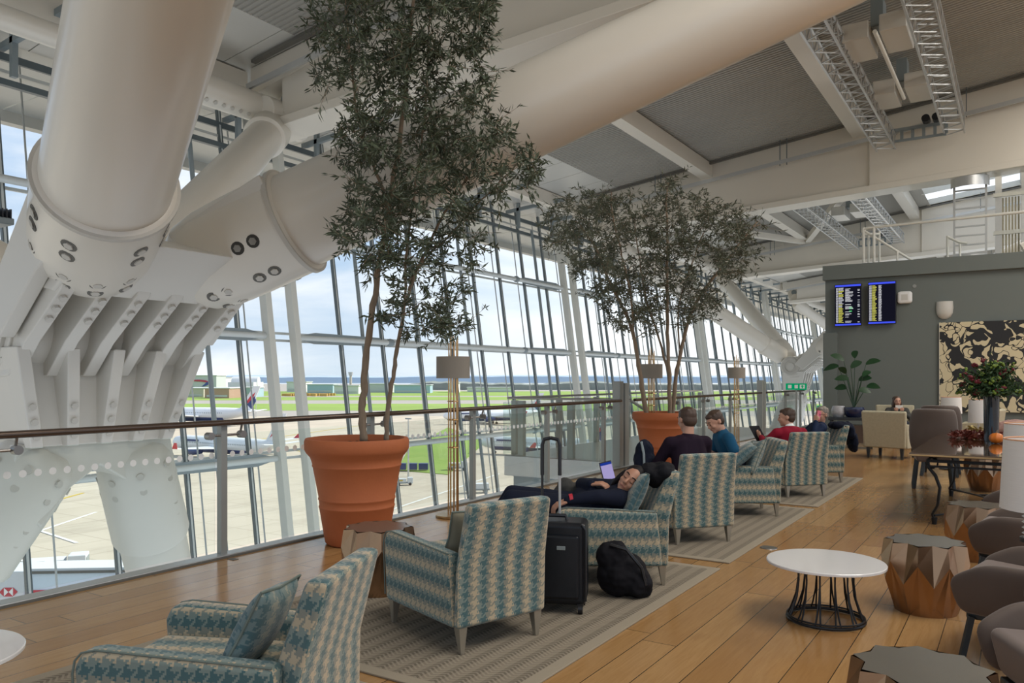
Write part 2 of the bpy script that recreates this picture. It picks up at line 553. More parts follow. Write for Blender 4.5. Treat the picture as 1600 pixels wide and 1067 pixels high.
# skylight bars
b = MB()
for k in range(6):
    y = 24.2 + k * 2.1
    b.bar((-3.1, y, roofz(-3.1) + .1), (3.3, y, roofz(3.2) + .1), .08, .2)
b.bar((0, 23.3, roofz(0) + .12), (0, 35.3, roofz(0) + .12), .08, .15)
b.build('skylight_bar', M['white_post'], ceil, smooth=False)

# ---- girders across, purlins along
def girder(i, y):
    g = thing('roof_girder', ['', 'nearest cream box girder crossing the ceiling behind the tall olive tree',
        'cream box girder crossing the ceiling above the charcoal wall, with a raised web joint', 'third cream box girder seen just over the charcoal wall top',
        'cream box girder landing beside the round bolted hub', '', ''][i] or ('cream box girder overhead behind the camera' if i == 0 else 'cream box girder at the far end of the hall'),
        'roof girder', (0, y, 0), group='cream box girders')
    if i >= 5: g['label'] = 'far cream box girder, %s of the last two along the glass hall' % ('nearer' if i == 5 else 'farther')
    x0, x1 = -11.5, 14.5
    def web(a, c, t, name):
        MB().hexa([(a, -t, flangez(a)), (c, -t, flangez(c)), (c, t, flangez(c)), (a, t, flangez(a))],
                  [(a, -t, roofz(a) - .02), (c, -t, roofz(c) - .02), (c, t, roofz(c) - .02), (a, t, roofz(a) - .02)]).build(name, M['steel'], g, smooth=False, bevel=.01)
    web(x0 + .5, -3.3, .20, 'web')
    web(-3.3, x1, .30, 'deep_web')
    MB().hexa([(x0, -.36, flangez(x0) - .16), (x1, -.36, flangez(x1) - .16), (x1, .36, flangez(x1) - .16), (x0, .36, flangez(x0) - .16)],
              [(x0, -.36, flangez(x0)), (x1, -.36, flangez(x1)), (x1, .36, flangez(x1)), (x0, .36, flangez(x0))]).build('bottom_flange', M['steel'], g, smooth=False, bevel=.012)
    MB().hexa([(x0 - .3, -.24, roofz(x0) - .55), (-8.6, -.24, roofz(-8.6) - .35), (-8.6, .24, roofz(-8.6) - .35), (x0 - .3, .24, roofz(x0) - .55)],
              [(x0 - .3, -.24, roofz(x0) - .05), (-8.6, -.24, roofz(-8.6) - .05), (-8.6, .24, roofz(-8.6) - .05), (x0 - .3, .24, roofz(x0) - .05)]).build('end_plate', M['steel'], g, smooth=False, bevel=.01)
    # cable tray and its hangers beside the web
    MB().bar((x0, -.55, roofz(x0) - .55), (x1, -.55, roofz(x1) - .75), .10, .05, (0, 1, 0)).build('cable_tray', M['alu'], g, smooth=False)
    b = MB()
    for x in (-9, -5.4, -1.2, 3.0, 7):
        for d in (-.09, .09):
            b.bar((x + d, -.55, roofz(x) - .72), (x + d, -.55, roofz(x)), .02, .02)
    b.build('hanger', M['mull'], g, smooth=False)
    MB().bar((x0, -.42, roofz(x0) - .06), (x1, -.42, roofz(x1) - .06), .10, .05).build('slot_vent', M['seam'], g, smooth=False)
    return g
for i, y in enumerate(GIRD): girder(i, y)
PUR = [(-12.1, 'first from the glass'), (-7.65, 'second from the glass'), (-3.55, 'third from the glass'), (1.45, 'fourth from the glass'), (6.0, 'fifth from the glass')]
BAYN = ['nearest overhead bay', 'tall olive tree bay', 'charcoal wall bay', 'bay behind that wall', 'bolted hub bay', 'farthest bay']
for i in range(len(GIRD) - 1):
    for (x, nm) in PUR:
        if i >= 4 and x > 0: continue
        a, c = GIRD[i] + .2, GIRD[i + 1] - .2
        z = roofz(x) - .40
        b = MB().span((x - .17, a - GIRD[i], z - roofz(x)), (x + .17, c - GIRD[i], -.01)) if False else MB().span((-.17, a - GIRD[i], -.40), (.17, c - GIRD[i], -.01))
        o = b.build('roof_purlin', M['steel'], smooth=False)
        o.location = (x, GIRD[i], roofz(x))
        tag(o, 'lengthwise cream roof beam, %s, %s' % (nm, BAYN[i]), 'roof beam', 'lengthwise cream roof beams')
# diagonal braces, second bay
for (p, q, nm) in (((-12, 23, 7.0), (-7.7, 34.4, 7.25), 'next to the facade'), ((-7.5, 34.4, 7.3), (-3.3, 24, 7.9), 'right of the second olive tree'), ((-7.5, 47, 7.3), (-3.3, 36, 7.9), 'beyond the third girder')):
    o = MB().bar((0, 0, 0), Vector(q) - Vector(p), .22, .22).build('roof_brace', M['steel'], smooth=False)
    o.location = p
    tag(o, 'diagonal cream brace under the roof deck %s' % nm, 'roof brace', 'diagonal roof braces')

# ---- lattice gantries
def gantry(x, y0, y1, z, label, drop=.10):
    g = thing('lighting_gantry', label, 'ceiling truss', (x, y0, z), group='lattice gantries under the roof')
    L = y1 - y0; w_, h_ = .42, .34
    b = MB()
    for dx in (0, w_):
        for dz in (0, h_):
            b.bar((dx, 0, dz), (dx, L, dz), .035, .035)
    b.build('chord', M['alu'], g, smooth=False)
    n = int(L / .28)
    b = MB()
    for k in range(n):
        ya, yb = k * L / n, (k + 1) * L / n
        s = k % 2
        for dz in (0, h_):
            b.bar((w_ * s, ya, dz), (w_ * (1 - s), yb, dz), .018, .018)
        for dx in (0, w_):
            b.bar((dx, ya, h_ * s), (dx, yb, h_ * (1 - s)), .018, .018)
    b.build('lattice', M['alu'], g, smooth=False)
    return g
gantry(-3.02, 7.5, 21.4, 7.15, 'lattice truss under the roof beside the cream beam, left of the near pair')
gantry(-1.55, 7.5, 21.6, 7.35, 'lattice truss under the roof, right of the near pair')
gantry(-5.9, 23.8, 34.3, 6.70, 'distant lattice truss, left of the pair over the charcoal wall')
gantry(-4.3, 23.8, 34.5, 6.85, 'distant lattice truss, right of the pair over the charcoal wall')
for (x0, x1, y, z, nm) in ((-2.7, -1.5, 21.4, 7.3, 'near'), (-5.5, -4.3, 34.3, 6.8, 'distant')):
    g = thing('perforated_plate', 'dark plate with a row of round holes between the %s truss ends' % nm, 'bracket plate', (x0, y, z))
    W_ = x1 - x0
    b = MB().span((0, -.02, 0), (W_, .02, .06)).span((0, -.02, .26), (W_, .02, .34))
    n = 5
    for k in range(n + 1): b.span((k * W_ / n - .035, -.02, .05), (k * W_ / n + .035, .02, .27))
    b.build('plate', M['transom'], g, smooth=False)
    for k in range(2):
        MB().cyl((W_ - .2 - k * .22, -.25, .42), (W_ - .2 - k * .22, .05, .42), .09).build('spotlight', M['black_plastic'], g)
def baffles(x, y, z, s, nm):
    t = thing('acoustic_unit', 'pale box unit hung between the %s lattice trusses, %s' % nm, 'ceiling unit', (x, y, z), group='pale box units between the trusses')
    MB().span((-.62 * s, -.55, 0), (-.10 * s, .55, .30)).build('box', M['soffit'], t, smooth=False, bevel=.02)
    MB().span((.10 * s, -.55, .05), (.62 * s, .55, .35)).build('box', M['soffit'], t, smooth=False, bevel=.02)
    MB().span((-.1, -.2, .30), (.1, .2, .8)).build('bracket', M['transom'], t, smooth=False)
baffles(-2.12, 15.2, 7.35, .82, ('near', 'closer to the camera'))
baffles(-2.12, 18.6, 7.45, .82, ('near', 'farther from the camera'))
baffles(-4.87, 28.6, 6.95, .82, ('distant', 'above the wall railing'))
o = MB().cyl((0, 0, 0), (0, 3.9, .05), .035).build('tube_light', M['white_post']); o.location = (-2.05, 14.3, 7.28)
tag(o, 'slim white tube between the box units of the near trusses', 'light tube')

# ---- facade
fac = tag(empty('window_1'), 'leaning glass curtain wall facing the airfield', kind='structure')
TZ = [-2.3, -.08, 2.35, 4.54, 6.3]
ZB, ZT = -5.0, 7.02
YS = [-5.2 + 1.395 * k for k in range(56)]
MB().quad((XF(ZB), -8, ZB), (XF(ZB), 74, ZB), (XF(ZT), 74, ZT), (XF(ZT), -8, ZT)).build('glass_pane', M['glass'], fac, smooth=False, fix=False)
for k, y in enumerate(YS):
    b = MB()
    for dx, m_ in ((.10, 0),):
        for s_ in (-.032, .032): b.bar((XF(ZB) + dx, y + s_, ZB), (XF(ZT) + dx, y + s_, ZT), .07, .020, (0, 1, 0))
    mu = b.build('mullion', M['mull'], fac, smooth=False)
    MB().bar((XF(ZB) + dx, y, ZB), (XF(ZT) + dx, y, ZT), .06, .040, (0, 1, 0)).build('cover_strip', M['mullL'], mu, smooth=False)
for z in TZ:
    b = MB().bar((XF(z) + .06, -8, z + .09), (XF(z) + .06, 74, z + .09), .05, .05).bar((XF(z) + .06, -8, z - .06), (XF(z) + .06, 74, z - .06), .05, .05)
    b.build('transom', M['mullL'], fac, smooth=False)
MB().bar((XF(6.62) + .1, -8, 6.62), (XF(6.62) + .1, 74, 6.62), .06, .12).bar((XF(6.3) + .16, -8, 6.18), (XF(6.3) + .16, 74, 6.18), .10, .10).build('head_transom', M['mull'], fac, smooth=False)
b = MB()
for k in range(40):
    y = -5 + k * 2.1 + .6
    b.bar((XF(7) + .55, y, 6.2), (XF(7) + .55, y, 7.3), .09, .09)
    b.bar((XF(7) + .1, y, 6.75), (XF(7) + 2.2, y, 6.9), .09, .10)
b.build('head_bracket', M['transom'], fac, smooth=False)
b = MB()
for y in YS:
    b.tube([(XF(ZB) - .6, y + .75, ZB), (XF(6.9) - .6, y + .75, 6.9)], .018, 6)
b.build('outer_rod', M['alu'], fac)
b = MB()
for k in range(18):
    y = -3.6 + k * 4.185 + .32
    b.tube([(XF(ZB) + .30, y, ZB), (XF(6.3) + .30, y, 6.3)], .045, 10)
b.build('tube_mullion', M['transom'], fac)
# horizontal wind braces standing in front of the panes
for z in TZ[1:4]:
    b = MB(); d = MB(); kx = .42
    for i in range(len(GIRD) - 1):
        g0 = GIRD[i] + 1.25; g1 = GIRD[i + 1] + 1.25
        x = XF(z) + kx
        b.tube([(x, g0 + .3, z), (x, g1 - .3, z)], .065, 12)
        for (a, s) in ((g0, 1), (g1, -1)):
            d.hull([(x, a + s * .45, z - .04), (x, a + s * .45, z + .04), (x + .03, a + s * .9, z - .12), (x + .03, a + s * .9, z + .12), (x - .03, a + s * .9, z - .12), (x - .03, a + s * .9, z + .12),
                    (x + .03, a + s * 2.9, z - .10), (x + .03, a + s * 2.9, z + .10), (x - .03, a + s * 3.1, z), (x - .03, a + s * 2.9, z + .10)])
            d.ball((x, a + s * 3.3, z), (.09, .16, .10), u=10, v=6)
    b.build('wind_brace', M['mullL'], fac); d.build('brace_blade', M['transom'], fac, smooth=False)
# white post pairs
for i, g in enumerate(GIRD):
    for d in (-.34, .34):
        y = g + 1.25 + d
        MB().bar((XF(ZB) + .45, y, ZB), (XF(6.9) + .45, y, 6.9), .20, .15, (0, 1, 0)).build('white_post', M['white_post'], fac, smooth=False, bevel=.01)
# reflectors / end wall of the hall far away
tag(MB().span((-13.5, 74.5, -1), (15, 74.8, 11)).build('wall_far', M['soffit'], smooth=False), 'pale far end wall of the glass hall', kind='structure')

# ================================================================ ROOF SUPPORT NODES
def node(yc, label):
    t = thing('roof_support_column', label, 'steel column', (-6.75, yc, 0), group='branching cream steel columns')
    st, s2 = M['steel'], M['steel2']
    # drum
    MB().cyl((0, -.8, 1.92), (0, .8, 1.92), .36, seg=40).build('drum', s2, t, bevel=.015)
    for s in (-1, 1):
        MB().lathe([(.30, 0), (.30, .03), (.20, .03), (.20, .0)], M=Matrix.Rotation(R(90) * -s, 4, 'X'), c=(0, s * .8, 1.92), seg=32, close=True).build('drum_ring', M['bolt'], t)
        MB().cyl((0, s * .8, 1.92), (0, s * .84, 1.92), .12).build('pin', s2, t)
    # inclined rib plates
    for k in range(6):
        y = -.72 + k * .288
        prof = [(-.05, 1.50), (.25, 1.52), (.52, 1.78), (1.02, 2.14), (1.12, 2.32), (.85, 2.5), (.25, 2.28), (-.05, 2.2)]
        r = MB().prism(prof, y - .055, y + .055, 1).build('rib_plate', s2, t, smooth=False, bevel=.012)
        b = MB()
        d = Vector((.50, 0, .36)).normalized(); n = Vector((.36, 0, -.50)).normalized()
        for q in (.28, .40, .52):
            c = Vector((.52, y, 1.78)) + d * q
            b.cyl(c, c + n * .022, .03, seg=8)
        b.build('bolt', M['bolt'], r)
    # casting between the ribs and arms
    MB().hull([(.95, -.8, 2.12), (.95, .80, 2.12), (1.12, -.8, 2.22), (1.12, .8, 2.22), (1.50, -.62, 2.46), (1.50, .62, 2.46), (1.0, -.60, 2.60), (1.0, .60, 2.60), (.2, -.8, 2.3), (.2, .8, 2.3)]).build('saddle', s2, t, smooth=False, bevel=.03)
    for s in (-1, 1):
        pr = [(.15, 2.0), (.42, 1.8), (.95, 2.25), (1.5, 2.55), (1.35, 3.05), (1.1, 3.12), (.75, 2.7)]
        MB().prism(pr, s * .80, s * .92, 1).build('cheek_plate', s2, t, smooth=False, bevel=.015)
    # pedestal with upright ribs
    hw = lambda z: .62 + .22 * (z - .9) / .9
    MB().hexa([(-.30, -.60, .95), (.20, -.60, .95), (.20, .60, .95), (-.30, .60, .95)], [(-.30, -.82, 1.72), (.20, -.82, 1.72), (.20, .82, 1.72), (-.30, .82, 1.72)]).build('pedestal', s2, t, smooth=False, bevel=.015)
    MB().span((.13, -.80, 1.655), (.215, .80, 1.675)).build('shadow_joint', M['seam'], t, smooth=False)
    for k in range(5):
        q = -1 + k * .5
        b = MB().hexa([(.18, q * .56 - .06, .95), (.26, q * .56 - .05, .95), (.26, q * .56 + .05, .95), (.18, q * .56 + .06, .95)],
                      [(.18, q * .76 - .06, 1.74), (.46, q * .76 - .05, 1.74), (.46, q * .76 + .05, 1.74), (.18, q * .76 + .06, 1.74)])
        r = b.build('upright_rib', s2, t, smooth=False, bevel=.012)
        b = MB()
        for z in (1.16, 1.04, 1.28): 
            f = (z - .95) / .79
            c = Vector((.26 + .2 * f, q * (.56 + .2 * f), z)); b.cyl(c, c + Vector((.02, 0, -.005)), .028, seg=8)
        b.build('bolt', M['bolt'], r)
    # forked feet
    MB().prism([(-.66, .98), (.66, .98), (.74, .55), (.48, .30), (.24, .60), (0, .76), (-.24, .60), (-.48, .30), (-.74, .55)], -.16, .16, 0).build('fork_plate', s2, t, smooth=False, bevel=.02)
    for s in (-1, 1):
        a = Vector((0, s * .36, .92)); d = Vector((-.30, s * (.42 if s > 0 else .58), -1)).normalized()
        b = MB()
        b.tube([a, a + d * .06, a + d * .14, a + d * .30, a + d * 1.0, a + d * 1.04], [.20, .27, .31, .33, .345, .33], 36)
        leg = b.build('leg', s2, t, angle=50)
        MB().cyl(a + d * 1.0, a + d * 9, .30, .28, seg=36).build('leg_tube', s2, leg)
        b = MB()
        for ang in (-150, -110, -62, -18, 28):
            for q in (.26, .42, .68, .80):
                if q > .5 and ang in (-62, 28): continue
                rr = .338
                x = Vector((1, 0, 0)); yv = d.cross(x)
                u = (yv * math.cos(R(ang)) + x * -math.sin(R(ang)))
                c = a + d * q + u * (rr - .015)
                b.cyl(c, c + u * .022, .032, seg=8)
        b.build('bolt', M['bolt'], leg)
    # main arms rising over the lounge
    for s in (-1, 1):
        d = Vector((1, s * .414, .439)).normalized()
        a = Vector((1.65, s * .80, 2.80))
        prof_p = [a - d * 1.12, a - d * 1.07, a - d * .93, a - d * .72, a - d * .46, a - d * .03, a, a + d * .03, a + d * .05]
        prof_r = [.22, .30, .385, .425, .435, .435, .445, .44, .405]
        arm = MB().tube(prof_p, prof_r, 48).build('arm', st, t, angle=50)
        MB().tube([a + d * .04, a + d * 3.2, a + d * 10.6], [.402, .335, .24], 48).build('arm_tube', st, arm, angle=60)
        MB().tube([a - d * .0, a + d * .035], .455, 48).build('collar', M['bolt'], arm)
        b = MB(); h = MB()
        x = Vector((0, 0, 1)).cross(d).normalized(); yv = d.cross(x)
        for ang in (-160, -120, -90, -60, -25, 200):
            for q in (-.80, -.66, -.36, -.22):
                if ang in (-90,) and q > -.5: continue
                u = x * math.cos(R(ang)) + yv * math.sin(R(ang))
                rr = .432 if q > -.55 else (.42 if q > -.7 else .408)
                c = a + d * q + u * (rr - .02)
                h.cyl(c, c + u * .024, .054, seg=14)
                b.cyl(c + u * .0, c + u * .034, .032, seg=6)
        h.build('bolt_recess', M['seam'], arm); b.build('bolt', M['bolt'], arm)
    for s in (-1, 1):
        MB().bar((.95, s * .22, 2.56), (1.72, s * .50, 3.00), .16, .26).build('top_plate', s2, t, smooth=False, bevel=.015)
    # slimmer struts leaning out to the roof edge
    for s in (-1, 1):
        p0 = Vector((-.35, s * .45, 2.25)); p1 = Vector((-4.6, s * 5.85, 6.0))
        d = (p1 - p0).normalized()
        st_ = MB().tube([p0, p0 + d * .1, p0 + d * .9, p0 + d * .95], [.20, .30, .34, .30], 32).build('strut', st, t, angle=50)
        MB().tube([p0 + d * .9, p1 - d * .75], .30, 36).build('strut_tube', st, st_)
        MB().tube([p1 - d * .8, p1 - d * .76, p1 - d * .2, p1], [.30, .36, .36, .26], 36).build('strut_cap', st, st_, angle=50)
        # lug and pins on the roof edge
        MB().tube([p1 + Vector((.1, -s * .3, .2)), p1 + Vector((.1, s * .6, .2))], .30, 28).build('lug_drum', st, t, bevel=.02)
        MB().hull([p1 + Vector((x, s * .38 + q, z)) for q in (-.05, .05) for (x, z) in ((-.2, .0), (.35, -.1), (.75, .5), (.2, .85), (-.1, .85), (-.35, .55))]).build('lug_plate', st, t, smooth=False, bevel=.02)
        MB().cyl(p1 + Vector((.03, s * .38 - .09, .60)), p1 + Vector((.03, s * .38 + .09, .60)), .15).build('lug_pin', M['transom'], t)
    # tie running along the roof edge
    b = MB().tube([(-4.75, -5.75, 6.35), (-4.75, 5.75, 6.35)], .17, 24)
    tie = b.build('edge_tie', st, t)
    for s in (-1, 1):
        MB().tube([(-4.75, s * 5.8, 6.35), (-4.75, s * 4.2, 6.35), (-4.75, s * 4.1, 6.35)], [.26, .26, .18], 28).build('tie_sleeve', st, tie, angle=50)
        b = MB()
        for k in range(7):
            b.cyl((-4.60, s * (5.5 - k * .17), 6.13), (-4.585, s * (5.5 - k * .17), 6.115), .035, seg=8)
        b.build('bolt', M['bolt'], tie)
    return t
N1 = node(3.73, 'huge cream branching steel column at the left edge, in front of the glass')
N2 = copy_tree(N1, None, (-6.75, 29.15, 0), 0, 'distant cream branching steel column beyond the second olive tree')
N3 = copy_tree(N1, None, (-6.75, 54.6, 0), 0, 'farthest cream branching steel column, mostly hidden by the charcoal wall')

# floodlights on a rail at the left column
t = thing('floodlight', 'finned dark floodlight on a rail at the left picture edge beside the big column', 'floodlight', (-7.6, 3.15, 2.75))
MB().span((-.12, -.55, .10), (.14, .30, .16)).build('housing', M['transom'], t, smooth=False, bevel=.01)
b = MB()
for k in range(24): b.span((-.13, -.52 + k * .034, .155), (.15, -.51 + k * .034, .235))
b.build('fins', M['black_plastic'], t, smooth=False)
MB().bar((0, -.55, -.08), (0, .35, -.08), .04, .05).span((-.03, .1, -.5), (.03, .16, .12)).build('rail', M['transom'], t, smooth=False)


# the hall around the lounge is larger than first drawn: enlarge it about the reference eye point
K = 1.25
EYE = Vector((0, 0, H))
for o in list(S.objects):
    if o.parent is None and o.type in ('EMPTY', 'MESH') and o.name.split('.')[0] in ('ceiling', 'roof_girder', 'roof_purlin', 'roof_brace', 'lighting_gantry', 'perforated_plate', 'acoustic_unit', 'tube_light', 'window_1', 'roof_support_column', 'floodlight', 'wall_far'):
        o.location = EYE + (o.location - EYE) * K
        o.scale = o.scale * K
_rz = roofz
def roofz(x): return H + (_rz(x / K) - H) * K
# ================================================================ BALUSTRADE
def balustrade(name, label, x, ys, yend0, yend1, rail_z=1.127, gap=None, dots=True, axis='y', railr=.026):
    t = thing(name, label, 'balustrade', (x, yend0, 0))
    L = yend1 - yend0
    for y in ys:
        q = y - yend0
        p = MB().span((-.095, q - .032, -.3), (-.035, q + .032, 1.10)).build('post', M['post'], t, smooth=False, bevel=.006)
        b = MB()
        b.tube([(-.05, q - .16, 1.02), (-.05, q + .20, 1.02)], .011, 8)
        for dd in (-.15, .17):
            b.tube([(.0, q + dd, 1.02), (-.06, q + dd, 1.02)], .032, 14)
            if dd > 0: b.tube([(-.05, q + dd, 1.02), (-.02, q + dd, rail_z)], .010, 8)
        b.build('rail_bracket', M['rail_steel'], p)
    MB().tube([(0, 0, rail_z), (0, L, rail_z)], railr, 14).build('handrail', M['bronze_rail'], t)
    ps = sorted(ys)
    for a, c in zip([ps[0] - (ps[1] - ps[0])] + ps, ps + [yend1]):
        a0, c0 = max(a - yend0 + .012, 0), min(c - yend0 - .012, L)
        if c0 - a0 < .2: continue
        pn = MB().span((-.155, a0, .03), (-.145, c0, 1.02)).build('glass_pane', M['bglass'], t, smooth=False)
        if dots:
            b = MB(); k = a0 + .05
            while k < c0 - .03:
                for f in (1,):
                    v = [b.bm.verts.new((-.142, k + .026 * math.cos(u * PI / 8), .845 + .026 * math.sin(u * PI / 8))) for u in range(16)]
                    b.bm.faces.new(v)
                k += .1
            b.build('dot_print', M['dot'], pn, smooth=False)
    return t
POSTS = []
def ybase(px):
    D = FPX * 5.66 / (CP * (800 + FPX * SP / CP - px)); return (D - 5.66 * SP) / CP
y1 = ybase(349); y2 = ybase(740); st = (y2 - y1) / 2
POSTS = [y1 + st * k for k in range(-5, 6)]
yg = ybase(968)
balustrade('glass_balustrade', 'long glass balustrade with bronze handrail along the left floor edge, dotted with white circles', XB, [p for p in POSTS if p < yg - .3], -4, yg - .05)
yg2 = ybase(1190)
balustrade('glass_balustrade', 'middle run of glass balustrade beyond the tall grey gate post by the second olive pot', XB, [yg + .6 + st * k for k in range(1, 4)], yg + .5, yg2 - .2)
balustrade('glass_balustrade', 'far run of dotted glass balustrade ending at the charcoal wall', XB, [yg2 + .7 + st * k for k in range(1, 8)], yg2 + .3, 25.2)
for (y, nm) in ((yg, 'beside the second olive pot'), (yg2, 'farther away beside the sitting men')):
    t = thing('gate_post', 'tall paired grey metal gate post %s' % nm, 'post', (XB, y, 0), group='tall grey gate posts')
    MB().span((-.16, -.05, -.2), (-.02, .10, 1.45)).build('post', M['post'], t, smooth=False, bevel=.006)
    MB().span((-.16, .16, -.2), (-.02, .32, 1.42)).build('post', M['post'], t, smooth=False, bevel=.006)
    b = MB()
    for z in (1.15, 1.02): b.span((-.12, .09, z), (-.06, .17, z + .03))
    b.build('hinge', M['rail_steel'], t, smooth=False)
# bridge landing outside the balustrade
t = thing('bridge_landing', 'pale concrete landing with glass sides outside the balustrade', 'landing', (-8.6, 13.0, 0))
MB().span((0, 0, -.42), (2.78, 11.5, -.02)).build('deck', M['alu'], t, smooth=False, bevel=.02)
MB().span((.15, .12, -.62), (2.7, 11.4, -.42)).build('under_deck', M['transom'], t, smooth=False)
for k in range(7):
    MB().span((.04, .2 + k * 1.8, -.02), (.15, .3 + k * 1.8, 1.06)).build('post', M['post'], t, smooth=False)
for k in range(3):
    MB().span((.3 + k * 1.1, .04, -.02), (.42 + k * 1.1, .15, 1.06)).build('post', M['post'], t, smooth=False)
MB().span((-.02, 0, 0), (-.008, 11.4, 1.03)).build('glass_pane', M['bglass'], t, smooth=False)
MB().span((0, -.02, 0), (2.7, -.008, 1.03)).build('glass_pane', M['bglass'], t, smooth=False)
MB().tube([(2.7, .06, 1.11), (.06, .06, 1.11), (.06, 11.4, 1.11)], .025, 10).build('handrail', M['rail_steel'], t)
MB().tube([(1.2, 3.2, 1.05), (1.2, 6.8, -.02)], .035, 8).build('diagonal_rail', M['post'], t)

# ================================================================ CHARCOAL BUILDING
YW = 25.0
dw = M['dark_wall']
XL = -4.95
wallo = tag(MB().span((XL, YW, 0), (12, YW + .3, 4.45)).span((XL, YW + .3, 0), (XL + .3, YW + 9, 4.45)).build('wall_back', dw, smooth=False), 'charcoal grey wall behind the seating', kind='structure')
tag(MB().span((XL - .05, YW - .14, 4.43), (12, YW + 9, 4.86)).build('trim_3', dw, smooth=False, bevel=.01), 'charcoal parapet band on top of the wall', kind='structure')
tag(MB().span((XL - .02, YW - .22, 0), (XL + .36, YW, 2.85)).build('trim_4', dw, smooth=False, bevel=.01), 'charcoal boxed upright at the wall corner', kind='structure')
def px_wall(px, py, y=YW):
    k = (px - 800) / FPX
    X = (k * (y * CP) - y * SP) / (CP + k * SP)
    D = -X * SP + y * CP
    return Vector((X, y, H - (py - 591) / FPX * D))
scr_m = emis('screen_black', (.006, .006, .012), 1)
scr_b = emis('screen_blue', (.05, .08, .75), 1)
scr_w = emis('screen_white_text', (.62, .62, .66), 1)
scr_y = emis('screen_yellow_text', (.62, .60, .12), 1)
scr_g = emis('screen_green_text', (.05, .42, .12), 1)
def screen(pxl, pxr, pyt, pyb, label, cols):
    a = px_wall(pxl, pyt, YW - .18); c = px_wall(pxr, pyb, YW - .18)
    W_, H_ = c.x - a.x, a.z - px_wall(pxl, pyb, YW - .18).z
    t = thing('departure_board', label, 'screen', (a.x, YW - .18, a.z - H_), group='flight information screens')
    MB().span((-.02, 0, -.02), (W_ + .02, .07, H_ + .02)).build('casing', M['black_plastic'], t, smooth=False, bevel=.008)
    MB().span((W_ * .3, .07, H_ * .3), (W_ * .7, .18, H_ * .7)).build('wall_mount', M['black_plastic'], t, smooth=False)
    MB().span((0, -.006, 0), (W_, -.0, H_)).build('display', scr_m, t, smooth=False)
    MB().span((0, -.010, H_ * .955), (W_, -.006, H_)).span((0, -.010, 0), (W_, -.006, H_ * .04)).build('blue_band', scr_b, t, smooth=False)
    tx = {'w': MB(), 'y': MB(), 'g': MB()}
    n = 34
    rnd = random.Random(int(pxl))
    for i in range(n):
        z = H_ * (.93 - .87 * i / n)
        for (u, v, key, jit, prob) in cols:
            if rnd.random() > prob: continue
            kk = key if key != 'x' else ('y' if i > n * .55 or rnd.random() < .4 else 'w')
            if key == 'x' and rnd.random() < .03: kk = 'g'
            e_ = u + (v - u) * (1 - jit * rnd.random())
            p = W_ * u
            while p < W_ * e_:
                q = min(p + W_ * rnd.uniform(.03, .07), W_ * e_)
                tx[kk].span((p, -.0095, z - H_ * .016), (q, -.0065, z - H_ * .003)); p = q + W_ * .008
    if pxl < 1340: tx['g'].span((W_ * .55, -.0095, H_ * .45), (W_ * .68, -.0065, H_ * .40))
    if pxl < 1340: tx['g'].span((W_ * .55, -.0095, H_ * .36), (W_ * .66, -.0065, H_ * .33))
    for k_, m_ in (('w', scr_w), ('y', scr_y), ('g', scr_g)):
        if len(tx[k_].bm.verts): tx[k_].build('text', m_, t, smooth=False)
screen(1305, 1345, 446, 509, 'left flight departure screen with white and yellow rows on the charcoal wall',
       [(.04, .12, 'w', 0, 1), (.14, .34, 'x', .4, 1), (.40, .72, 'w', .6, .7), (.88, .96, 'w', 0, .5)])
screen(1357, 1399, 442, 506, 'right flight departure screen with a tall column of yellow rows on the charcoal wall',
       [(.03, .12, 'w', 0, 1), (.14, .32, 'y', .4, 1), (.38, .50, 'w', .2, 1)])
a = px_wall(1414, 465)
t = thing('wall_speaker', 'small rounded white wall unit right of the flight screens', 'speaker', (a.x, YW, a.z))
MB().box((0, -.06, 0), (.26, .12, .26)).build('body', M['ceramic_white'], t, bevel=.058, seg=5).scale = (1.5, 1, 1.35)
MB().box((0, -.122, 0), (.17, .006, .17)).build('grille', M['soffit'], t, bevel=.003)
a = px_wall(1429, 447); o = MB().cyl((0, 0, 0), (0, -.02, 0), .05).build('wall_disc', M['post']); o.location = (a.x, YW, a.z); tag(o, 'small round cover plate above the white wall unit', 'cover plate')
a = px_wall(1476, 484)
t = thing('wall_sconce', 'white half-bowl plaster wall light above the black and cream artwork', 'wall light', (a.x, YW, a.z))
b = MB()
rows = []
for z, r in ((.23, .205), (.06, .215), (-.10, .20), (-.20, .15), (-.26, .06)):
    rows.append([b.bm.verts.new((r * math.cos(R(180 + 180 * k / 14)), .72 * r * math.sin(R(180 + 180 * k / 14)), z)) for k in range(15)])
for p, q in zip(rows, rows[1:]):
    for k in range(14): b.bm.faces.new((p[k], p[k + 1], q[k + 1], q[k]))
b.bm.faces.new(rows[0])
b.build('bowl', M['soffit'], t, angle=60)
# artwork
def art():
    t = NT('ink_artwork')
    co = t.coord()
    n1 = t.n('ShaderNodeTexNoise'); t.set(n1, 'Vector', co); t.set(n1, 'Scale', 1.6); t.set(n1, 'Detail', 2.0)
    d = t.n('ShaderNodeVectorMath', operation='MULTIPLY_ADD'); t.set(d, 0, n1.outputs['Color']); d.inputs[1].default_value = (1.5, 1.5, 1.5); t.t.links.new(co, d.inputs[2])
    vo = t.n('ShaderNodeTexVoronoi', feature='DISTANCE_TO_EDGE'); t.set(vo, 'Vector', t.mapping(d.outputs[0], (1, 1, .62))); t.set(vo, 'Scale', 3.0)
    blob = t.noise(t.mapping(d.outputs[0], (1, 1, .8)), 1.7, 1)
    e = t.math('GREATER_THAN', vo.outputs[0], t.math('ADD', .03, t.math('MULTIPLY', t.math('MAXIMUM', t.math('SUBTRACT', blob, .42), 0), 1.5)))
    return t.pbr(t.mix(e, (.010, .011, .013), srgb(204, 192, 158)), .6)
M['art'] = art()
